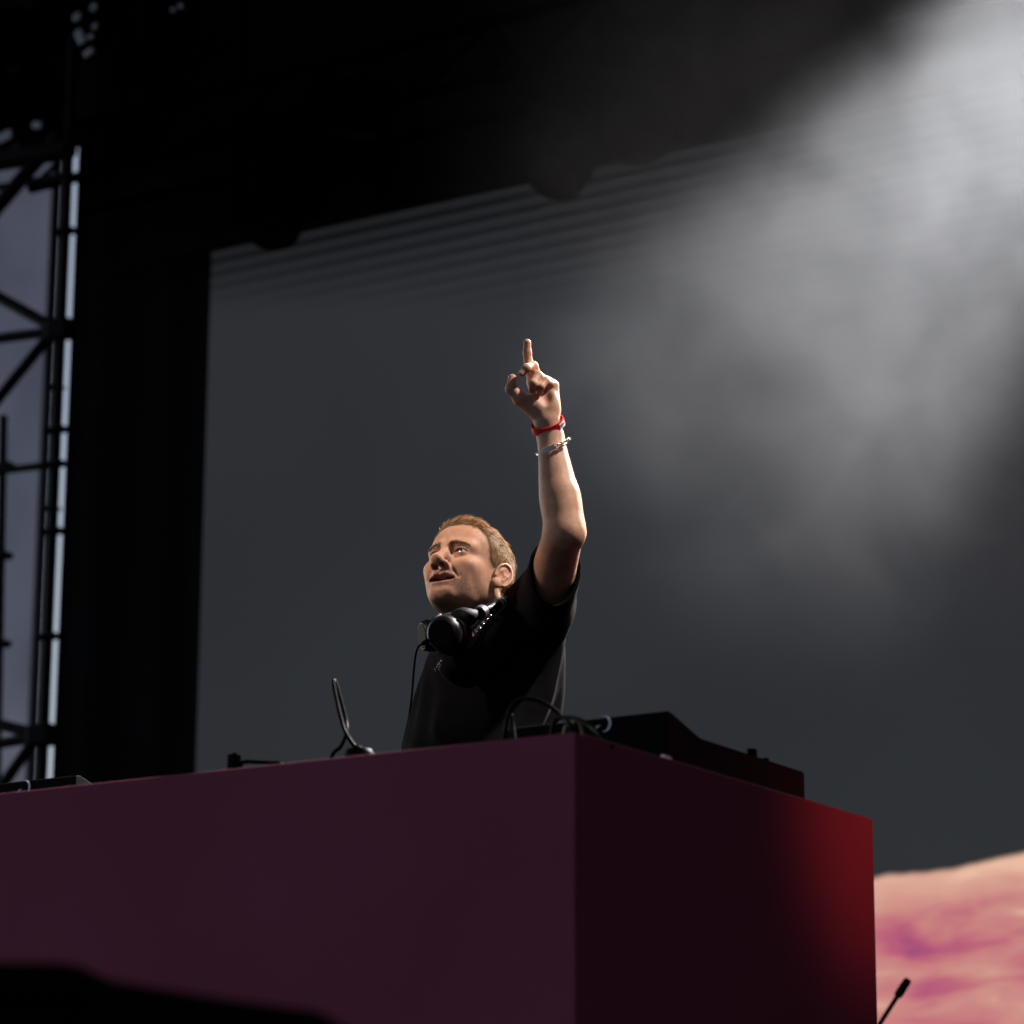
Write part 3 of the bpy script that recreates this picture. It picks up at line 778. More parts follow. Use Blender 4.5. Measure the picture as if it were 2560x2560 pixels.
def head(q):
    q = warp(q)
    d, qa = headcore(q)
    # jaw, chin, cheeks
    d = smin(d, rc(qa, (0.044, 0.004, -0.057), (0.012, -0.072, -0.098), 0.021, 0.018), 0.022)
    d = smin(d, rc(qa, (0.053, 0.010, -0.015), (0.046, 0.004, -0.058), 0.018, 0.020), 0.02)
    d = smin(d, ell(q, (0, -0.030, -0.080), (0.044, 0.053, 0.028)), 0.03)
    d = smin(d, ell(q, (0, -0.0785, -0.098), (0.020, 0.017, 0.016)), 0.014)
    d = smin(d, ell(qa, (0.041, -0.058, -0.027), (0.021, 0.024, 0.019)), 0.018)
    d = smin(d, ell(qa, (0.028, -0.060, -0.056), (0.024, 0.025, 0.028)), 0.022)
    d = smin(d, ell(qa, (0.050, -0.018, -0.034), (0.016, 0.035, 0.035)), 0.02)
    # brow and sockets
    d = smin(d, rc(qa, (0.010, -0.0865, 0.0115), (0.044, -0.0700, 0.0150), 0.0115, 0.0105), 0.014)
    d = smax(d, -ell(qa, (0.0335, -0.1005, -0.0035), (0.0185, 0.0170, 0.0105)), 0.014)
    d = smax(d, -ell(qa, (0.0155, -0.0990, 0.000), (0.0060, 0.0130, 0.0090)), 0.010)
    # lids over the eyeball
    d = smin(d, sph(qa, (EYE, -0.0745, -0.001), 0.0148), 0.005)
    ex = (qa[:, 0] - EYE) / 0.0150; ez = q[:, 2] + 0.0012
    op = np.clip(1 - ex ** 2, 0, 1)
    ap = np.maximum(ez - (0.0056 * op + 0.0004), -0.0036 * op - ez + 0.0004) + np.where(np.abs(ex) > 1, 0.004, 0)
    ap = np.maximum(ap, q[:, 1] + 0.066)
    d = smax(d, -ap * 0.8, 0.0018)
    lid = np.abs(ez - (0.0056 * op + 0.0050)) - 0.0007                     # crease above the lid
    d = smax(d, -np.maximum(np.maximum(lid, np.abs(ex) - 1.0), np.abs(sph(qa, (EYE, -0.0745, -0.001), 0.0155)) - 0.0015) * 0.6, 0.0015)
    # nose
    d = smin(d, chain(q, [(0, -0.0850, 0.010), (0, -0.0960, -0.012), (0, -0.1115, -0.036)], [0.0085, 0.0085, 0.0110], 0.006), 0.010)
    d = smin(d, ell(q, (0, -0.1105, -0.0385), (0.0122, 0.0118, 0.0108)), 0.008)
    d = smin(d, ell(qa, (0.0145, -0.0975, -0.0425), (0.0084, 0.0122, 0.0084)), 0.006)
    d = smax(d, -ell(qa, (0.0088, -0.1035, -0.0505), (0.0054, 0.0080, 0.0100)), 0.003)
    # mouth area
    d = smin(d, ell(q, (0, -0.0725, -0.0680), (0.034, 0.025, 0.024)), 0.014)
    sm = 0.0030 * (qa[:, 0] / 0.028) ** 2                                   # corners drawn up a little
    qz = q.copy(); qz[:, 2] = q[:, 2] - sm
    up = chain(np.c_[qa[:, 0], qz[:, 1:]], [(0, -0.0965, -0.0625), (0.010, -0.0955, -0.0615), (0.0300, -0.0795, -0.0655)], [0.0050, 0.0052, 0.0022], 0.004)
    lo = chain(np.c_[qa[:, 0], qz[:, 1:]], [(0, -0.0925, -0.0825), (0.013, -0.0905, -0.0818), (0.0300, -0.0785, -0.0705)], [0.0062, 0.0056, 0.0022], 0.004)
    d = smin(d, np.minimum(up, lo), 0.006)
    d = smax(d, -ell(np.c_[qa[:, 0], qz[:, 1:]], (0, -0.0930, -0.0712), (0.0310, 0.027, 0.0074)), 0.0025)
    d = smax(d, -ell(q, (0, -0.1040, -0.0560), (0.0035, 0.006, 0.0085)), 0.006)      # philtrum
    d = smax(d, -ell(q, (0, -0.1035, -0.0900), (0.020, 0.009, 0.0055)), 0.008)       # under the lower lip
    d = smax(d, -chain(qa, [(0.0225, -0.0965, -0.0360), (0.0310, -0.0910, -0.0500), (0.0360, -0.0835, -0.0620)], [0.0018, 0.0024, 0.0012], 0.004), 0.008)
    # ears
    d = smin(d, ear(qa), 0.005)
    return d
NB = tw(0.005, 0.03, 0.175)
def neck(p):
    d = rc(p, hw(0, 0.030, -0.050), NB, 0.055, 0.062)
    d = smin(d, rc(p, hw(0.052, 0.030, -0.045), tw(0.03, -0.055, 0.165), 0.013, 0.011), 0.02)
    d = smin(d, rc(p, hw(-0.052, 0.030, -0.045), tw(-0.03, -0.055, 0.165), 0.013, 0.011), 0.02)
    d = smin(d, rc(p, hw(0.030, 0.055, -0.060), tw(0.085, 0.05, 0.15), 0.022, 0.035), 0.03)
    return d
# raised left arm
SH = P(1364, 1512, 6.15); EL = P(1411, 1330, 5.95); WR = P(1376, 1092, 5.97)
SHR = tw(-0.150, 0.03, 0.120); ELR = tw(-0.19, 0.06, -0.15); WRR = tw(-0.12, -0.20, -0.24)
def arms(p):
    a = EL - SH; fa = WR - EL
    d = chain(p, [SH, SH + a * 0.45, EL], [0.046, 0.043, 0.038], 0.004)
    toc = cdir(0, 0, 1); rgt = cdir(1, 0, 0); upd = cdir(0, 1, 0)
    d = smin(d, limb(p, EL, WR, [(0, 0.0375), (0.15, 0.0395), (0.3, 0.0398), (0.5, 0.0375), (0.7, 0.0325), (0.85, 0.0290), (1, 0.0270)]), 0.015)
    d = smin(d, rc(p, EL + rgt * 0.010, EL + fa * 0.36 + rgt * 0.004, 0.025, 0.033), 0.02)
    d = smin(d, ell((p - (EL + rgt * 0.010 - upd * 0.006 + toc * 0.004)) , (0, 0, 0), (0.0195, 0.022, 0.019)), 0.016)      # point of the elbow
    d = smin(d, rc(p, SH + a * 0.35 - rgt * 0.006 + toc * 0.0, EL - rgt * 0.008 - upd * 0.015, 0.036, 0.029), 0.02)
    # other arm reaching down to the table behind him
    d = np.minimum(d, chain(p, [SHR, ELR, WRR], [0.05, 0.042, 0.028], 0.02))
    return d
# left hand, palm to the camera; z here is the extra distance away from the camera
HSC = 320.0 / 1932.0
def hp(zx, zy, dz=0.0):
    """a point of the hand close-up: pixel in the enlarged view, dz metres nearer to the camera."""
    w = P(1200 + zx * HSC, 820 + zy * HSC, 5.965)
    return w + cdir(0, 0, 1) * dz
mcp = {'i': hp(800, 830, -0.004), 'm': hp(880, 800, -0.008), 'r': hp(1000, 815, -0.008), 'p': hp(1105, 870, -0.004)}
fing = {
 'i': ([mcp['i'], hp(735, 560, 0.000), hp(712, 370, 0.004), hp(712, 225, 0.008)], [0.0108, 0.0096, 0.0086, 0.0076]),
 'm': ([mcp['m'], hp(800, 585, 0.020), hp(700, 620, 0.040), hp(637, 690, 0.041)], [0.0108, 0.0100, 0.0088, 0.0078]),
 'r': ([mcp['r'], hp(870, 730, 0.032), hp(800, 850, 0.046), hp(785, 950, 0.034)], [0.0106, 0.0096, 0.0084, 0.0074]),
 'p': ([mcp['p'], hp(985, 805, 0.026), hp(915, 900, 0.037), hp(900, 985, 0.026)], [0.0096, 0.0084, 0.0074, 0.0064]),
 't': ([hp(830, 1230, 0.006), hp(600, 1080, 0.020), hp(468, 925, 0.026), hp(490, 765, 0.022)], [0.0185, 0.0135, 0.0108, 0.0085]),
}
def hand(p):
    wr2 = hp(1010, 1420, 0)
    d = rc(p, WR, wr2, 0.0262, 0.0235)
    d = smin(d, rc(p, wr2, hp(990, 1180, -0.001), 0.0215, 0.0190), 0.018)
    for k, (a, b) in (('i', (0.0135, 0.0125)), ('m', (0.0135, 0.0125)), ('r', (0.0130, 0.0120)), ('p', (0.0125, 0.0115))):
        off = {'i': 930, 'm': 990, 'r': 1050, 'p': 1110}[k]
        d = smin(d, rc(p, hp(off, 1230, -0.002), mcp[k], a, b), 0.014)
    d = smin(d, ell(p, hp(870, 1130, 0.012), (0.017, 0.013, 0.024)), 0.014)      # thenar
    d = smin(d, ell(p, hp(1090, 1180, 0.010), (0.013, 0.012, 0.026)), 0.012)     # heel of the hand
    d = smax(d, -ell(p, hp(980, 1010, 0.026), (0.012, 0.012, 0.018)), 0.012)     # hollow of the palm
    t = fing['t']
    d = smin(d, chain(p, *t, 0.006), 0.012)
    fs = None
    for k in 'imrp':
        e = chain(p, *fing[k], 0.004)
        d = smin(d, e, 0.0045)
    return d
HANDC = hp(860, 900)
def body(p):
    d = np.full(len(p), 1.0)
    q = (p - H0) @ HR
    near = (np.abs(q) < 0.19).all(1)
    rest = smin(rc(p, tw(0, 0.02, 0.05), tw(0, 0.0, -0.30), 0.105, 0.12), rc(p, SH, SHR, 0.055, 0.055), 0.06)
    rest = smin(rest, neck(p), 0.035)
    ar = arms(p)
    rest = smin(rest, ar, 0.03)
    d = rest
    if near.any():
        hd = head(q[near]); d[near] = smin(d[near], hd, 0.016)
    hn = (np.abs(p - HANDC) < 0.16).all(1)
    if hn.any():
        d[hn] = smin(d[hn], hand(p[hn]), 0.006)
    return d
BASE = np.array([T0[0], T0[1] + 0.02, FLOOR])
person = empty('person', BASE, 'man in a black T-shirt pointing up with his raised arm', 'person')
M_skin = pm('skin', (0.5, 0.3, 0.22), 0.58, 0.32, var=0.07, vscale=55, bump=0.08, bscale=420, sss=0.28, attr='col')
allp = np.array([hw(-.1, -.14, -.14), hw(.1, .12, .13), hw(0, -.14, .13), hw(0, .12, -.13), hw(0, 0, .13), tw(0, 0, -0.40), SHR, ELR, WRR, SH, EL, WR, hp(715, 150), hp(370, 900), hp(1250, 900)])
bv, bf = mesh_sdf(body, allp.min(0) - 0.09, allp.max(0) + 0.09, 0.0019)
o = link_mesh('body', bv, bf, M_skin, person, True, BASE)
def sstep(a, b, x):
    t = np.clip((x - a) / (b - a), 0, 1); return t * t * (3 - 2 * t)
def hairline(q):
    """height above which hair grows, for points round the head."""
    ya = [-0.13, -0.088, -0.076, -0.066, -0.056, -0.046, -0.034, -0.018, -0.008, 0.004, 0.022, 0.032, 0.045, 0.068, 0.13]
    za = [0.070, 0.068, 0.070, 0.062, 0.047, 0.028, 0.004, -0.012, -0.004, 0.020, 0.020, -0.004, -0.040, -0.075, -0.085]
    return np.interp(q[:, 1], ya, za)
def skin_color(v):
    q = warp((v - H0) @ HR); qa = q.copy(); qa[:, 0] = np.abs(qa[:, 0])
    n = len(v); c = np.tile(np.array([0.54, 0.285, 0.178]), (n, 1))
    m1 = vnoise(v, 75, 11) - 0.5; m2 = vnoise(v, 210, 12) - 0.5; m3 = vnoise(v, 520, 13) - 0.5
    c = c * (1 + np.stack([0.16 * m1 + 0.12 * m2 + 0.10 * m3, 0.30 * m1 + 0.20 * m2 + 0.16 * m3, 0.34 * m1 + 0.20 * m2 + 0.18 * m3], 1))
    def mixc(w, t):
        nonlocal c
        w = np.clip(w, 0, 1)[:, None]; c = c * (1 - w) + np.asarray(t) * w
    inh = (np.abs(q) < 0.16).all(1).astype(float)
    g = lambda ctr, r: np.exp(-(((qa - np.asarray(ctr)) / np.asarray(r)) ** 2).sum(1)) * inh
    mixc(0.45 * g((0.045, -0.07, -0.035), (0.02, 0.03, 0.018)), (0.56, 0.26, 0.19))       # cheeks
    mixc(0.55 * g((0, -0.115, -0.040), (0.018, 0.02, 0.014)), (0.52, 0.22, 0.15))         # nose tip
    mixc(0.6 * g((0.085, 0.02, -0.012), (0.014, 0.025, 0.03)), (0.58, 0.24, 0.17))        # ears
    nz = vnoise(v, 1300, 3) * 0.6 + vnoise(v, 700, 4) * 0.4
    st = sstep(-0.045, -0.075, q[:, 2] + 0.25 * np.maximum(0, q[:, 1] + 0.02)) * sstep(-0.15, -0.11, q[:, 2]) * inh
    st = st * (1 - 0.55 * g((0.040, -0.07, -0.055), (0.022, 0.02, 0.02)))
    st2 = np.maximum(st, 0.9 * np.exp(-((qa[:, 0] / 0.026) ** 2 + ((q[:, 2] + 0.0555) / 0.006) ** 2)) * (q[:, 1] < -0.08) * inh)
    mixc(st2 * (0.22 + 0.45 * (nz > 0.55)), (0.20, 0.115, 0.075))                         # stubble
    side = sstep(-0.035, -0.010, q[:, 1]) * sstep(0.03, 0.010, q[:, 1]) * sstep(-0.09, -0.03, q[:, 2]) * sstep(0.03, 0.0, q[:, 2]) * (qa[:, 0] > 0.05) * inh
    mixc(side * 0.08, (0.24, 0.14, 0.09))
    sm = 0.0030 * (qa[:, 0] / 0.028) ** 2; zz = q[:, 2] - sm
    lip = np.exp(-(((zz + 0.0715) / 0.0140) ** 4)) * np.exp(-((qa[:, 0] / 0.0300) ** 6)) * (q[:, 1] < -0.078) * inh
    mixc(lip * 0.75, (0.44, 0.19, 0.17))
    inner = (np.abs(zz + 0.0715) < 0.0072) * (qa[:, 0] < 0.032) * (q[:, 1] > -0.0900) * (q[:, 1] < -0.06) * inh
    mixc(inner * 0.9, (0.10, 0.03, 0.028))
    lidr = np.exp(-(((qa[:, 0] - EYE) / 0.016) ** 4 + ((q[:, 2] + 0.001) / 0.0052) ** 4)) * (q[:, 1] < -0.07) * inh
    mixc(lidr * 0.75, (0.20, 0.10, 0.075))
    bt = np.clip((qa[:, 0] - 0.012) / 0.036, 0, 1)
    bz = 0.0125 + 0.0055 * np.sin(bt * 2.2) - 0.0040 * bt
    br = np.exp(-((q[:, 2] - bz) / (0.0046 - 0.002 * bt)) ** 2) * sstep(0.007, 0.014, qa[:, 0]) * sstep(0.051, 0.042, qa[:, 0]) * (q[:, 1] < -0.04) * inh
    mixc(br * (0.45 + 0.35 * nz), (0.115, 0.060, 0.032))
    hl = hairline(q) + 0.010 * (vnoise(q, 120, 5) - 0.5)
    hm = sstep(-0.008, 0.006, q[:, 2] - hl) * inh * (np.abs(q[:, 0]) < 0.0835)
    mixc(hm * 0.72, (0.20, 0.120, 0.062))
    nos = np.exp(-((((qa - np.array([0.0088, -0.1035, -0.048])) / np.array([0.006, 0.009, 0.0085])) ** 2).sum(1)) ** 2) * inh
    mixc(nos * 0.85, (0.10, 0.04, 0.03))  # nostril shade painted into the skin colour
    # fingertips and knuckles a bit redder
    for k in 'imrpt':
        tip = fing[k][0][-1]; mixc(0.5 * np.exp(-((np.linalg.norm(v - tip, axis=1) / 0.014) ** 2)), (0.55, 0.22, 0.165))
    nail_c = fing['m'][0][-1] + cdir(-0.25, -0.1, 1) * 0.0065
    return c
color_attr(o, skin_color(bv))

# eyes
def eye_material():
    m = bpy.data.materials.new('eyeball'); m.use_nodes = True; nt = m.node_tree; b = nt.nodes['Principled BSDF']
    b.inputs['Roughness'].default_value = 0.06; setin(b, 'Coat Weight', 0.8)
    tc = nt.nodes.new('ShaderNodeTexCoord'); s = nt.nodes.new('ShaderNodeSeparateXYZ'); nt.links.new(tc.outputs['Object'], s.inputs[0])
    cr = nt.nodes.new('ShaderNodeValToRGB'); mr = nt.nodes.new('ShaderNodeMapRange')
    mr.inputs['From Min'].default_value = -0.0121; mr.inputs['From Max'].default_value = -0.006
    nt.links.new(s.outputs[1], mr.inputs[0]); nt.links.new(mr.outputs[0], cr.inputs[0])
    cr.color_ramp.interpolation = 'LINEAR'; e = cr.color_ramp.elements
    e[0].position = 0.0; e[0].color = (0.003, 0.003, 0.004, 1)
    e[1].position = 1.0; e[1].color = (0.50, 0.46, 0.44, 1)
    for p_, c_ in ((0.07, (0.004, 0.004, 0.006)), (0.09, (0.025, 0.035, 0.05)), (0.40, (0.018, 0.025, 0.035)), (0.45, (0.42, 0.39, 0.38))):
        q = e.new(p_); q.color = (*c_, 1)
    nt.links.new(cr.outputs[0], b.inputs['Base Color'])
    return m
M_eye = eye_material()
for s in (1, -1):
    q = MB(); prof = [(0.0120 * math.sin(a), -0.0120 * math.cos(a)) for a in np.linspace(0.02, math.pi - 0.02, 20)]
    q.lathe(prof, (0, 0, 0), (0, 1, 0), 28)
    e = q.build('eye', M_eye, person, smooth=True)
    gz = rotz(-6) @ rotx(4)
    Mx = Matrix((HR @ gz).tolist()).to_4x4(); Mx.translation = Vector(hw(s * EYE, -0.0750, -0.001) - BASE); e.matrix_local = Mx
# lower teeth just showing
q = MB()
for i in range(-4, 5):
    a = i * 0.16; c = hw(0.024 * math.sin(a), -0.056 - 0.020 * math.cos(a), -0.0780)
    q.box(c, (0.0036, 0.002, 0.005), HR @ rotz(math.degrees(a)), 0.0006)
q.build('teeth', pm('teeth', (0.62, 0.56, 0.47), 0.25, 0.5), person, BASE)
# nail of the middle finger
def nail(k, n, w=0.0055, l=0.0075, back=0.002):
    pts, rr = fing[k]; tip = pts[-1]; ax = nrm(pts[-1] - pts[-2]); n = nrm(n - ax * np.dot(n, ax)); sd = np.cross(ax, n); r = rr[-1]
    vs = []; fs = []; nu, nv = 7, 6
    for i in range(nu):
        a = (i / (nu - 1) - 0.5) * 1.5
        for j in range(nv):
            t = j / (nv - 1); rad = r + 0.0005 + (0.0012 * (1 - t) * 0.3)
            off = (t - 0.35) * l * (1 - 0.12 * (2 * i / (nu - 1) - 1) ** 2 * (1 if t > 0.5 else 0.6))
            vs.append(tip + ax * off + rad * (math.cos(a) * n + math.sin(a) * sd * 0.9))
    for i in range(nu - 1):
        for j in range(nv - 1): fs.append((i * nv + j, i * nv + j + 1, (i + 1) * nv + j + 1, (i + 1) * nv + j))
    return link_mesh('fingernail', vs, fs, M_nail, person, True, BASE)
M_nail = pm('fingernail', (0.60, 0.36, 0.32), 0.22, 0.5)
nail('m', cdir(-0.35, -0.15, 1)); nail('i', cdir(0.1, 0.0, -1)); nail('t', cdir(-1, 0.2, -0.6))

# ---- hair
def hair_cap(p):
    q = (p - H0) @ HR; d, qa = headcore(q)
    top = sstep(0.045, 0.085, q[:, 2]); front = sstep(-0.03, -0.075, q[:, 1])
    th = 0.0020 + 0.0025 * top + 0.004 * top * front
    wob = (vnoise(np.c_[q[:, 0] * 3.2, q[:, 1] * 0.8, q[:, 2] * 1.2], 60, 8) - 0.5) * 0.0022 * (0.25 + top)
    hl = hairline(q) + 0.006 * (vnoise(q, 140, 6) - 0.5)
    th = (th + wob) * sstep(-0.004, 0.018, q[:, 2] - hl) - 0.0016 * sstep(0.012, -0.004, q[:, 2] - hl)   # thins out to the hairline
    return smax(d - th, (hl - 0.008 - q[:, 2]) * 0.6, 0.004)
hlo = np.array([hw(a, b, c) for a in (-.1, .1) for b in (-.1, .125) for c in (-.1, .14)])
cv, cf = mesh_sdf(hair_cap, hlo.min(0), hlo.max(0), 0.0024)
rng = np.random.default_rng(5)
qc = (cv - H0) @ HR
fc = cv[cf].mean(1); fq = (fc - H0) @ HR
nrmf = np.cross(cv[cf[:, 2]] - cv[cf[:, 0]], cv[cf[:, 3]] - cv[cf[:, 1]]); ln_ = np.linalg.norm(nrmf, axis=1, keepdims=True); nrmf /= np.maximum(ln_, 1e-12)
outw = fq - np.array([0, 0.014, 0.02]); sgn = np.sign(((nrmf @ HR) * outw).sum(1)); nrmf *= sgn[:, None]
keep = (fq[:, 2] > hairline(fq) - 0.004) & (((nrmf @ HR) * (outw / np.linalg.norm(outw, axis=1, keepdims=True))).sum(1) > 0.35)
cand = np.where(keep)[0]
NS = 26000
pick = rng.choice(cand, NS)
root = fc[pick] + rng.normal(0, 0.0011, (NS, 3)); rq = (root - H0) @ HR; nn = nrmf[pick]
topw = sstep(0.045, 0.08, rq[:, 2])[:, None]
flow_top = np.tile(np.array([0.55, 0.80, 0.0]), (NS, 1)); flow_side = np.tile(np.array([0, 0.35, -1.0]), (NS, 1))
fl_ = (flow_top * topw + flow_side * (1 - topw) + rng.normal(0, 0.10, (NS, 3))) @ HR.T
fl_ -= nn * (fl_ * nn).sum(1, keepdims=True); fl_ /= np.linalg.norm(fl_, axis=1, keepdims=True)
frontw = (sstep(-0.04, -0.075, rq[:, 1]))[:, None]
L_ = (0.0045 + 0.010 * topw) * rng.uniform(0.6, 1.25, (NS, 1))
lift = (0.13 - 0.03 * topw + 0.16 * frontw * topw) * rng.uniform(0.5, 1.3, (NS, 1))
sd = np.cross(nn, fl_); wd = 0.00026
p0 = root - nn * 0.001; p1 = root + fl_ * L_ * 0.55 + nn * L_ * lift * 0.55; p2 = root + fl_ * L_ + nn * L_ * lift * 0.72
tw_ = sd * wd + nn * rng.normal(0, wd * 0.7, (NS, 1))
hv = np.stack([p0 - tw_, p0 + tw_, p1 - tw_ * 0.8, p1 + tw_ * 0.8, p2 - tw_ * 0.25, p2 + tw_ * 0.25], 1).reshape(-1, 3)
ib = np.arange(NS)[:, None] * 6
hf = np.concatenate([ib + np.array([0, 1, 3, 2]), ib + np.array([2, 3, 5, 4])])
av = np.concatenate([cv, hv]); af = np.concatenate([cf, hf + len(cv)])
hc = np.array([0.34, 0.205, 0.100])
cc = np.concatenate([np.tile(hc * 0.70, (len(cv), 1)) * (0.75 + 0.5 * vnoise(np.c_[qc[:, 0] * 4, qc[:, 1], qc[:, 2]], 90, 2))[:, None],
                     np.repeat(hc * rng.uniform(0.6, 1.6, (NS, 1)) * (0.60 + 0.5 * topw), 6, 0)])
M_hair = pm('short_fair_hair', (0.2, 0.12, 0.05), 0.65, 0.08, attr='col')
ho = link_mesh('hair', av, af.astype(np.int64), M_hair, person, True, BASE)
color_attr(ho, cc)
# eyebrows
def brow(s):
    n = 190; t = rng.uniform(0, 1, n); x = 0.011 + 0.037 * t
    z = 0.0125 + 0.0055 * np.sin(t * 2.2) - 0.0040 * t + rng.normal(0, 1, n) * (0.0022 - 0.0011 * t)
    q = np.c_[s * x, np.full(n, -0.085), z]
    for _ in range(14):
        d = head(q); q[:, 1] -= np.clip(-d, -0.004, 0.004) * 0.9
    dr = np.c_[s * (0.6 + 0.5 * t), 0.55 * t, 0.75 - 1.1 * t] + rng.normal(0, 0.2, (n, 3)); dr /= np.linalg.norm(dr, axis=1, keepdims=True)
    l = rng.uniform(0.004, 0.007, (n, 1)); w = np.array([0, 0, 0.00038])
    a, b, c = q, q + dr * l * 0.5 + np.array([0, -0.0016, 0]), q + dr * l + np.array([0, -0.0012, 0])
    vv = np.stack([a - w, a + w, b - w, b + w, c], 1).reshape(-1, 3) @ HR.T + H0
    ff = []
    for i in range(n): k = i * 5; ff += [(k, k + 1, k + 3, k + 2), (k + 2, k + 3, k + 4)]
    link_mesh('eyebrow', vv, ff, M_brow, person, False, BASE)
M_brow = pm('eyebrow_hair', (0.14, 0.080, 0.042), 0.6, 0.3)
brow(1); brow(-1)
# fine hairs along the forearm that catch the back light
def arm_hair():
    n = 2600; t = rng.uniform(0.05, 0.93, n); a = rng.uniform(0, 2 * math.pi, n); fa = WR - EL
    ax = nrm(fa); e1 = nrm(np.cross(ax, [0, 1.0, 0])); e2 = np.cross(ax, e1)
    c = EL + t[:, None] * fa; dirs = np.cos(a)[:, None] * e1 + np.sin(a)[:, None] * e2
    p = c + dirs * 0.06
    for _ in range(16): p = p - dirs * np.clip(arms(p), -0.01, 0.01)[:, None] * 0.8
    g = dirs * 0.55 + ax * 0.75 + rng.normal(0, 0.22, (n, 3)); g /= np.linalg.norm(g, axis=1, keepdims=True)
    l = rng.uniform(0.004, 0.010, (n, 1)); w = np.cross(g, dirs) * 0.00012
    vv = np.stack([p - w, p + w, p + g * l], 1).reshape(-1, 3); ff = np.arange(n * 3).reshape(-1, 3)
    link_mesh('arm_hair', vv, ff, pm('arm_hair', (0.38, 0.26, 0.15), 0.5), person, False, BASE)
arm_hair()

# ---- T-shirt, trousers, shoes
def fold(p, d):
    q = (p - T0) @ TR
    w = q[:, 2] * 0.55 + q[:, 0] * 0.9 - q[:, 1] * 0.9
    s = np.sin(w * 62 + 5 * vnoise(q, 7, 1)) * vnoise(q, 9, 2)
    s2 = np.sin((q[:, 0] * 1.0 - q[:, 1] * 0.8 + 0.15 * q[:, 2]) * 90 + 6 * vnoise(q, 6, 4)) * vnoise(q, 8, 5)
    low = sstep(0.17, -0.05, q[:, 2])
    calm = np.clip(rc(p, SH, HEM, 0.0, 0.0) / 0.10 - 0.45, 0.12, 1)
    return d - calm * (0.0075 * s + 0.0050 * s2) * (0.35 + 0.65 * low) - 0.008 * calm * (vnoise(q, 11, 3) - 0.5)
HEM = SH + (EL - SH) * 0.56
hax = nrm(HEM - SH)
def shirt(p):
    q = (p - T0) @ TR
    d = ell(q, (0, 0.022, 0.06), (0.175, 0.120, 0.185))
    d = smin(d, ell(q, (0.0, -0.030, -0.16), (0.165, 0.150, 0.26)), 0.09)
    d = smin(d, rc(p, tw(0.07, 0.03, 0.155), tw(-0.07, 0.03, 0.155), 0.062, 0.062), 0.06)
    d = smin(d, rc(p, tw(0.10, 0.03, 0.11), SH, 0.073, 0.055), 0.045)
    d = smin(d, rc(p, P(1262, 1560, 6.14), P(1160, 1655, 6.08), 0.050, 0.052), 0.04)
    d = smin(d, rc(p, tw(0.11, 0.0, 0.10), tw(0.03, -0.075, 0.05), 0.075, 0.065), 0.05)
    d = smin(d, rc(p, P(1262, 1535, 6.2), P(1345, 1450, 6.14), 0.026, 0.030), 0.03)
    d = smin(d, rc(p, tw(-0.10, 0.03, 0.11), SHR, 0.075, 0.068), 0.05)
    # loose raised sleeve, sagging below the arm
    sag = cdir(0.1, -1, 0.1)
    d = smin(d, rc(p, SH, HEM, 0.055, 0.053), 0.03)
    d = smin(d, rc(p, SH + sag * 0.05 - cdir(1, 0, 0) * 0.010, HEM + sag * 0.034 - cdir(1, 0, 0) * 0.010, 0.046, 0.043), 0.025)
    d = smin(d, rc(p, SHR, SHR + (ELR - SHR) * 0.6, 0.062, 0.064), 0.04)
    d = fold(p, d)
    # cut the cloth off at neck, sleeve hems and waist, and hollow the openings
    hemp = ((p - HEM) @ nrm(hax + sag * 0.55))
    d = smax(d, np.where(rc(p, SH, EL + (EL - SH), 0.12, 0.12) < 0, hemp, -1), 0.004)
    inside = rc(p, SH + hax * 0.03, HEM + hax * 0.06, 0.042, 0.0475)
    ins2 = rc(p, SH + sag * 0.045 - cdir(1, 0, 0) * 0.010 + hax * 0.04, HEM + sag * 0.031 - cdir(1, 0, 0) * 0.010 + hax * 0.06, 0.034, 0.0370)
    d = smax(d, -smin(inside, ins2, 0.02), 0.003)
    hr = nrm(ELR - SHR); d = smax(d, np.where(rc(p, SHR, ELR, 0.12, 0.12) < 0, (p - (SHR + (ELR - SHR) * 0.62)) @ hr, -1), 0.004)
    nk = nrm(np.asarray(hw(0, 0.03, -0.05)) - NB)
    d = smax(d, -rc(p, NB - nk * 0.02, NB + nk * 0.2, 0.060, 0.075), 0.006)
    d = smax(d, -(q[:, 2] + 0.42), 0.004)
    return d
M_shirt = pm('black_cotton', (0.0062, 0.0056, 0.0064), 0.95, 0.05, var=0.2, vscale=30, bump=0.25, bscale=700)
slo = np.array([tw(a, b, c) for a in (-.30, .26) for b in (-.24, .22) for c in (-.46, .28)] + [HEM + 0.12, HEM - 0.12])
tv, tf = mesh_sdf(shirt, slo.min(0), slo.max(0), 0.0034)
link_mesh('t_shirt', tv, tf, M_shirt, person, True, BASE)
def legs(p):
    q = (p - T0) @ TR; zf = FLOOR - T0[2]
    d = ell(q, (0, -0.02, -0.44), (0.155, 0.125, 0.14)); x = np.abs(q[:, 0]); qa = np.c_[x, q[:, 1:]]
    d = smin(d, chain(qa, [(0.085, -0.01, -0.50), (0.095, -0.02, -0.93), (0.10, 0.01, zf + 0.05)], [0.092, 0.068, 0.062], 0.05), 0.05)
    d = d + 0.006 * (vnoise(q, 14, 9) - 0.5)
    return smax(smax(d, q[:, 2] + 0.36, 0.01), (zf + 0.035) - q[:, 2], 0.006)
lo_ = np.array([tw(a, b, c) for a in (-.22, .22) for b in (-.2, .2) for c in (-.30, FLOOR - T0[2] - 0.03)])
v_, f_ = mesh_sdf(legs, lo_.min(0), lo_.max(0), 0.010)
link_mesh('trousers', v_, f_, pm('black_denim', (0.012, 0.012, 0.014), 0.9, 0.2, bump=0.2, bscale=500), person, True, BASE)
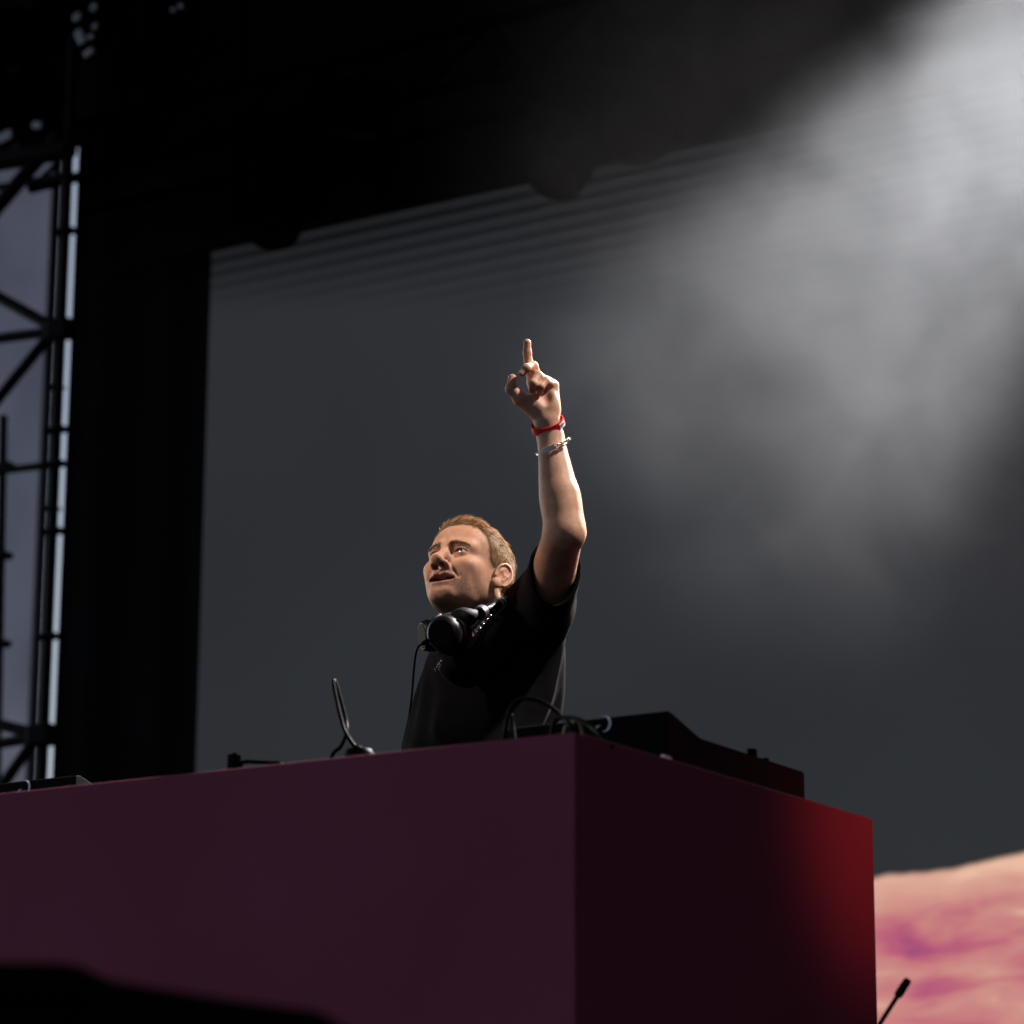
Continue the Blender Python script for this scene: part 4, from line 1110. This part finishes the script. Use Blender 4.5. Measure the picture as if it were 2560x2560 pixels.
for s in (1, -1):
    zf = FLOOR - T0[2]
    def shoe(p):
        q = (p - T0) @ TR
        d = smin(rc(q, (s * 0.10, 0.03, zf + 0.045), (s * 0.108, -0.15, zf + 0.030), 0.044, 0.036), ell(q, (s * 0.10, 0.01, zf + 0.07), (0.045, 0.055, 0.05)), 0.03)
        return smax(d, zf + 0.001 - q[:, 2], 0.004)
    lo_ = np.array([tw(s * 0.10 + a, b, c) for a in (-.09, .09) for b in (-.22, .1) for c in (zf - 0.02, zf + 0.16)])
    v_, f_ = mesh_sdf(shoe, lo_.min(0), lo_.max(0), 0.007)
    link_mesh('shoe', v_, f_, M_rubber, person, True, BASE)

# ------------------------------------------------------------------ what he wears
M_gloss = pm('glossy_black_plastic', (0.004, 0.004, 0.006), 0.40, 0.10)
M_cush = pm('ear_cushion', (0.003, 0.003, 0.004), 0.60, 0.05, bump=0.2, bscale=200)
M_silver = pm('silver', (0.78, 0.78, 0.78), 0.22, 0.5, metal=1.0)
M_satin = pm('satin_metal', (0.40, 0.40, 0.44), 0.35, 0.5, metal=0.9)
M_gold = pm('gold', (0.75, 0.50, 0.20), 0.25, 0.5, metal=1.0)
M_red = pm('red_silicone', (0.68, 0.014, 0.016), 0.4, 0.45)
hb = P(1130, 1600, 6.02)
phones = empty('headphones', hb, 'black over-ear headphones hanging round his neck', 'headphones')
def cup(c, ax, r, name='ear_cup'):
    """ax points outwards from the cushion."""
    q = MB(); q.lathe([(r * 0.86, -0.004), (r * 1.0, 0.002), (r * 1.0, 0.012), (r * 0.93, 0.022), (r * 0.80, 0.0265)], c, ax, 40)
    k = q.build(name, M_gloss, phones, hb, True)
    q = MB(); q.lathe([(r * 0.76, 0.0255), (r * 0.76, 0.0270), (r * 0.70, 0.0275)], c, ax, 40); q.build('cap', M_cush, k, hb)
    q = MB(); q.lathe([(r * 0.45, -0.030), (r * 0.80, -0.031), (r * 1.0, -0.024), (r * 1.07, -0.014), (r * 1.02, -0.005), (r * 0.8, -0.003)], c, ax, 36); q.build('cushion', M_cush, k, hb, True)
    q = MB(); q.lathe([(r * 1.01, 0.004), (r * 1.03, 0.006), (r * 1.01, 0.0085)], c, ax, 40); q.build('ring', M_satin2, k, hb, True)
    return k
M_satin2 = pm('dark_satin', (0.02, 0.02, 0.025), 0.3, 0.4, metal=0.5)
c1 = P(1117, 1582, 5.965); a1 = cdir(-0.42, -0.04, 0.91)
c2 = P(1086, 1588, 6.075); a2 = cdir(-0.93, -0.06, 0.36)
k1 = cup(c1, a1, 0.0355); cup(c2, a2, 0.033)
# deep housing behind the near cup, and the arm that runs back to the headband
q = MB(); q.lathe([(0.030, -0.046), (0.039, -0.043), (0.043, -0.034), (0.0430, -0.022), (0.039, -0.008), (0.036, -0.003)], c1 + cdir(-0.8, -1, 0) * 0.006, a1, 36); q.build('housing', M_cush, k1, hb, True)
q = MB(); q.tube(spline([P(1125, 1556, 5.965), P(1150, 1548, 5.975), P(1180, 1540, 5.99), P(1203, 1533, 6.01)], 8), [0.012 + 0.010 * math.sin(math.pi * min(1, i / 18)) for i in range(24)] + [0.013], 14); q.build('yoke', M_cush, phones, hb, True)
pa, pb_ = P(1199, 1534, 6.005), P(1208, 1529, 6.015)
q = MB(); q.tube([pa, pb_], 0.0150, 16); q.build('slider_ring', M_satin, phones, hb, True)
band = spline([P(1206, 1530, 6.012), P(1222, 1523, 6.035), P(1240, 1514, 6.065), P(1258, 1505, 6.11), P(1268, 1500, 6.18), P(1250, 1500, 6.27), P(1200, 1505, 6.32), P(1140, 1520, 6.31), P(1095, 1545, 6.25), P(1080, 1575, 6.16), P(1080, 1590, 6.11)], 8)
q = MB(); q.tube(band, 0.0105, 12); q.build('headband', M_rubber, phones, hb, True)
for i in range(2, 15, 2):
    q = MB(); p_ = band[i]; d_ = nrm(band[i + 1] - band[i - 1]); q.tube([p_ - d_ * 0.0012, p_ + d_ * 0.0012], 0.0118, 14); q.build('band_rib', M_gloss, phones, hb, True)
for i, r_ in ((18, 0.0135), (21, 0.0132)):
    q = MB(); p_ = band[i]; d_ = nrm(band[i + 1] - band[i - 1]); q.tube([p_ - d_ * 0.0018, p_ + d_ * 0.0018], r_, 16); q.build('slider_ring', M_satin, phones, hb, True)
# headphone lead
lead = [P(1074, 1597, 5.97), P(1062, 1606, 5.965), P(1047, 1616, 5.97), P(1040, 1632, 5.98), P(1035, 1670, 6.0), P(1031, 1720, 6.0), P(1027, 1760, 5.99), P(1020, 1805, 5.97), P(1010, 1850, 5.93), P(1006, 1885, 5.9)]
e_ = lead[-1]; w_ = (e_ - CORNER); lead.append(S(w_ @ U, min(w_ @ V, BD - 0.1), TZ + 0.004))
q = MB(); q.tube(spline(lead, 8), [0.0045] * 12 + [0.0024] * (8 * 10 - 11), 8); q.build('lead', M_rubber, phones, hb, True)

def ontoshirt(w, lift=0.002):
    """slide a point along the view ray until it lies on the shirt."""
    d = nrm(w - CAM); p = w - d * 0.35
    for _ in range(60):
        s_ = shirt(p[None])[0]
        if s_ < lift: break
        p = p + d * max((s_ - lift) * 0.7, 0.0006)
        if (p - w) @ d > 0.25: return w
    return p
# silver neck chain
def links(q, pts, R_, r_, step):
    acc = 0; tot = []
    for i in range(len(pts) - 1):
        a, b = pts[i], pts[i + 1]; n = max(1, int(np.linalg.norm(b - a) / 0.0005))
        for k in range(n): tot.append(a + (b - a) * k / n)
    last = None; j = 0
    for i, p in enumerate(tot[1:-1]):
        if last is None or np.linalg.norm(p - last) >= step:
            last = p; t = nrm(tot[i + 2] - tot[i]); n = nrm(np.cross(t, cdir(0, 0, 1))); m_ = np.cross(t, n)
            if j % 2: n = nrm(n + m_)
            else: n = nrm(n - 0.6 * m_)
            ring = [p + t * R_ * 1.25 * math.cos(a) + n * R_ * math.sin(a) for a in np.linspace(0, 2 * math.pi, 13)]
            q.tube(ring, r_, 5, caps=False); j += 1
cpts = [P(1226, 1536, 6.02), P(1213, 1551, 6.02), P(1197, 1570, 6.02), P(1180, 1590, 6.02), P(1161, 1610, 6.02), P(1142, 1630, 6.02)]
cpts = [ontoshirt(p, 0.009) for p in cpts]
neckl = empty('neck_chain', cpts[-1], 'silver link chain along the neckline of his T-shirt', 'necklace')
q = MB(); links(q, cpts, 0.0032, 0.0011, 0.0062); q.build('chain', M_silver, neckl, cpts[-1], True)
# small white lettering and dots on the shirt front
def shirt_dot(px, py, r):
    c = ontoshirt(P(px, py, 6.1), 0.0015); q_ = MB(); q_.lathe([(r * 0.6, -0.0006), (r, 0), (r * 0.6, 0.0006)], c, cdir(-0.3, 0, 1), 10); return q_
M_print = pm('white_shirt_print', (0.85, 0.85, 0.86), 0.5)
for px, py, r in ((1103, 1652, 0.0016), (1099, 1657, 0.0012), (1095, 1661, 0.0014), (1092, 1667, 0.0012)):
    shirt_dot(px, py, r).build('print_dot', M_print, person, BASE)
def text_mesh(body_, size, name, m, parent, origin, M3, depth=0.0004, off=None):
    cu = bpy.data.curves.new(name, 'FONT'); cu.body = body_; cu.size = size; cu.extrude = depth; cu.align_x = 'CENTER'; cu.align_y = 'CENTER'
    to = bpy.data.objects.new(name + '_tmp', cu); col.objects.link(to)
    me = bpy.data.meshes.new_from_object(to.evaluated_get(bpy.context.evaluated_depsgraph_get()))
    bpy.data.objects.remove(to); me.materials.append(m)
    for x in me.vertices: x.co = Vector(origin - off + M3 @ np.array(x.co))
    o_ = bpy.data.objects.new(name, me); col.objects.link(o_); o_.parent = parent; return o_
def facing(right, up):
    r_ = nrm(right); u_ = nrm(up - r_ * np.dot(up, r_)); return np.stack([r_, u_, np.cross(r_, u_)], 1)
FM = facing(cdir(0.85, 0.45, 0.0), cdir(-0.3, 1, 0.2))
text_mesh('A', 0.0135, 'print_letter', M_print, person, ontoshirt(P(1101, 1664, 6.1), 0.002), FM, off=BASE)
text_mesh('J', 0.010, 'print_letter', M_print, person, ontoshirt(P(1096, 1669, 6.1), 0.002), FM, off=BASE)
text_mesh('3', 0.008, 'print_letter', M_print, person, ontoshirt(P(1088, 1675, 6.1), 0.002), FM, off=BASE)

# red wristband with a white label
def ring_frame(n, right):
    n = nrm(n); r_ = nrm(right - n * np.dot(right, n)); return r_, np.cross(n, r_), n
wc = P(1370, 1063, 5.966)
r_, f_, n_ = ring_frame(cdir(-0.27, 0.86, 0.42), cdir(1, 0.3, 0))
wb_ = empty('wristband', wc, 'red silicone wristband with a small white label', 'wristband')
q = MB(); N_ = 56; RA, RB = 0.0325, 0.0285; vs = []; fs = []
prof = [(0.0, -0.0082), (0.0016, -0.0074), (0.0018, 0), (0.0016, 0.0074), (0.0, 0.0082), (-0.0004, 0)]
for i in range(N_):
    a = 2 * math.pi * i / N_
    for (dr, h) in prof: vs.append(wc + (RA + dr) * math.cos(a) * r_ + (RB + dr) * math.sin(a) * f_ + h * n_)
k = len(prof); fs = [(i * k + j, ((i + 1) % N_) * k + j, ((i + 1) % N_) * k + (j + 1) % k, i * k + (j + 1) % k) for i in range(N_) for j in range(k)]
q.add(vs, fs); q.build('band', M_red, wb_, wc, True)
vs = []; fs = []; toc_s = np.sign(np.dot(f_, cdir(0, 0, 1)))
for i, a in enumerate(np.linspace(math.radians(20), math.radians(52), 8)):
    for h in (-0.0058, 0.0058): vs.append(wc + (RA + 0.0022) * math.cos(a) * r_ + toc_s * (RB + 0.0022) * math.sin(a) * f_ + h * n_)
fs = [(2 * i, 2 * i + 2, 2 * i + 3, 2 * i + 1) for i in range(7)]
link_mesh('label_patch', vs, fs, pm('white_label', (0.75, 0.70, 0.74), 0.5), wb_, False, wc)
for j, a in enumerate(np.linspace(math.radians(24), math.radians(48), 6)):
    c = wc + (RA + 0.0026) * math.cos(a) * r_ + toc_s * (RB + 0.0026) * math.sin(a) * f_
    t_ = nrm(-(RA) * math.sin(a) * r_ + toc_s * RB * math.cos(a) * f_); o_ = np.cross(t_, n_)
    q = MB(); q.box(c, (0.0012, 0.0034 if j % 2 else 0.0042, 0.0003), np.stack([t_, n_, o_], 1)); q.build('label_mark', pm('label_ink', (0.35, 0.05, 0.12), 0.6) if j == 0 else bpy.data.materials['label_ink'], wb_, wc)
# silver and gold bracelet
bc = P(1383, 1116, 5.968)
r_, f_, n_ = ring_frame(cdir(-0.42, 0.90, 0.05), cdir(1, 0.4, 0)); toc_s = np.sign(np.dot(f_, cdir(0, 0, 1)))
br = empty('bracelet', bc, 'silver chain bracelet with a flat plate and gold clasp', 'bracelet')
BA, BB = 0.0345, 0.0380
bp = lambda a, dr=0.0, h=0.0: bc + (BA + dr) * math.cos(a) * r_ + toc_s * (BB + dr) * math.sin(a) * f_ + h * n_
pl_ = [bp(a, 0.001) for a in np.linspace(math.radians(84), math.radians(152), 7)]
vs = []
for a in np.linspace(math.radians(84), math.radians(152), 9):
    for dr, h in ((0.0004, -0.0052), (0.0022, -0.0052), (0.0022, 0.0052), (0.0004, 0.0052)): vs.append(bp(a, dr, h))
fs = [(i * 4 + j, i * 4 + 4 + j, i * 4 + 4 + (j + 1) % 4, i * 4 + (j + 1) % 4) for i in range(8) for j in range(4)] + [(0, 1, 2, 3), (35, 34, 33, 32)]
q = MB(); q.add(vs, fs); q.build('plate', pm('brushed_silver', (0.85, 0.85, 0.87), 0.5, 0.5, metal=0.0), br, bc)
q = MB(); links(q, [bp(a, 0.0015) for a in np.linspace(math.radians(82), math.radians(-206), 60)], 0.0026, 0.0009, 0.0042); q.build('chain', M_silver, br, bc, True)
q = MB()
for a in (64, 50): q.box(bp(math.radians(a), 0.0022, -0.0048), (0.0078, 0.003, 0.0036), np.stack([nrm(bp(math.radians(a + 1)) - bp(math.radians(a))), nrm(np.cross(n_, bp(math.radians(a + 1)) - bp(math.radians(a)))), n_], 1), 0.0008)
q.tube([bp(math.radians(a), 0.002, -0.0050) for a in (78, 70, 60, 50, 40, 34)], 0.0011, 6); q.build('clasp', M_gold, br, bc)
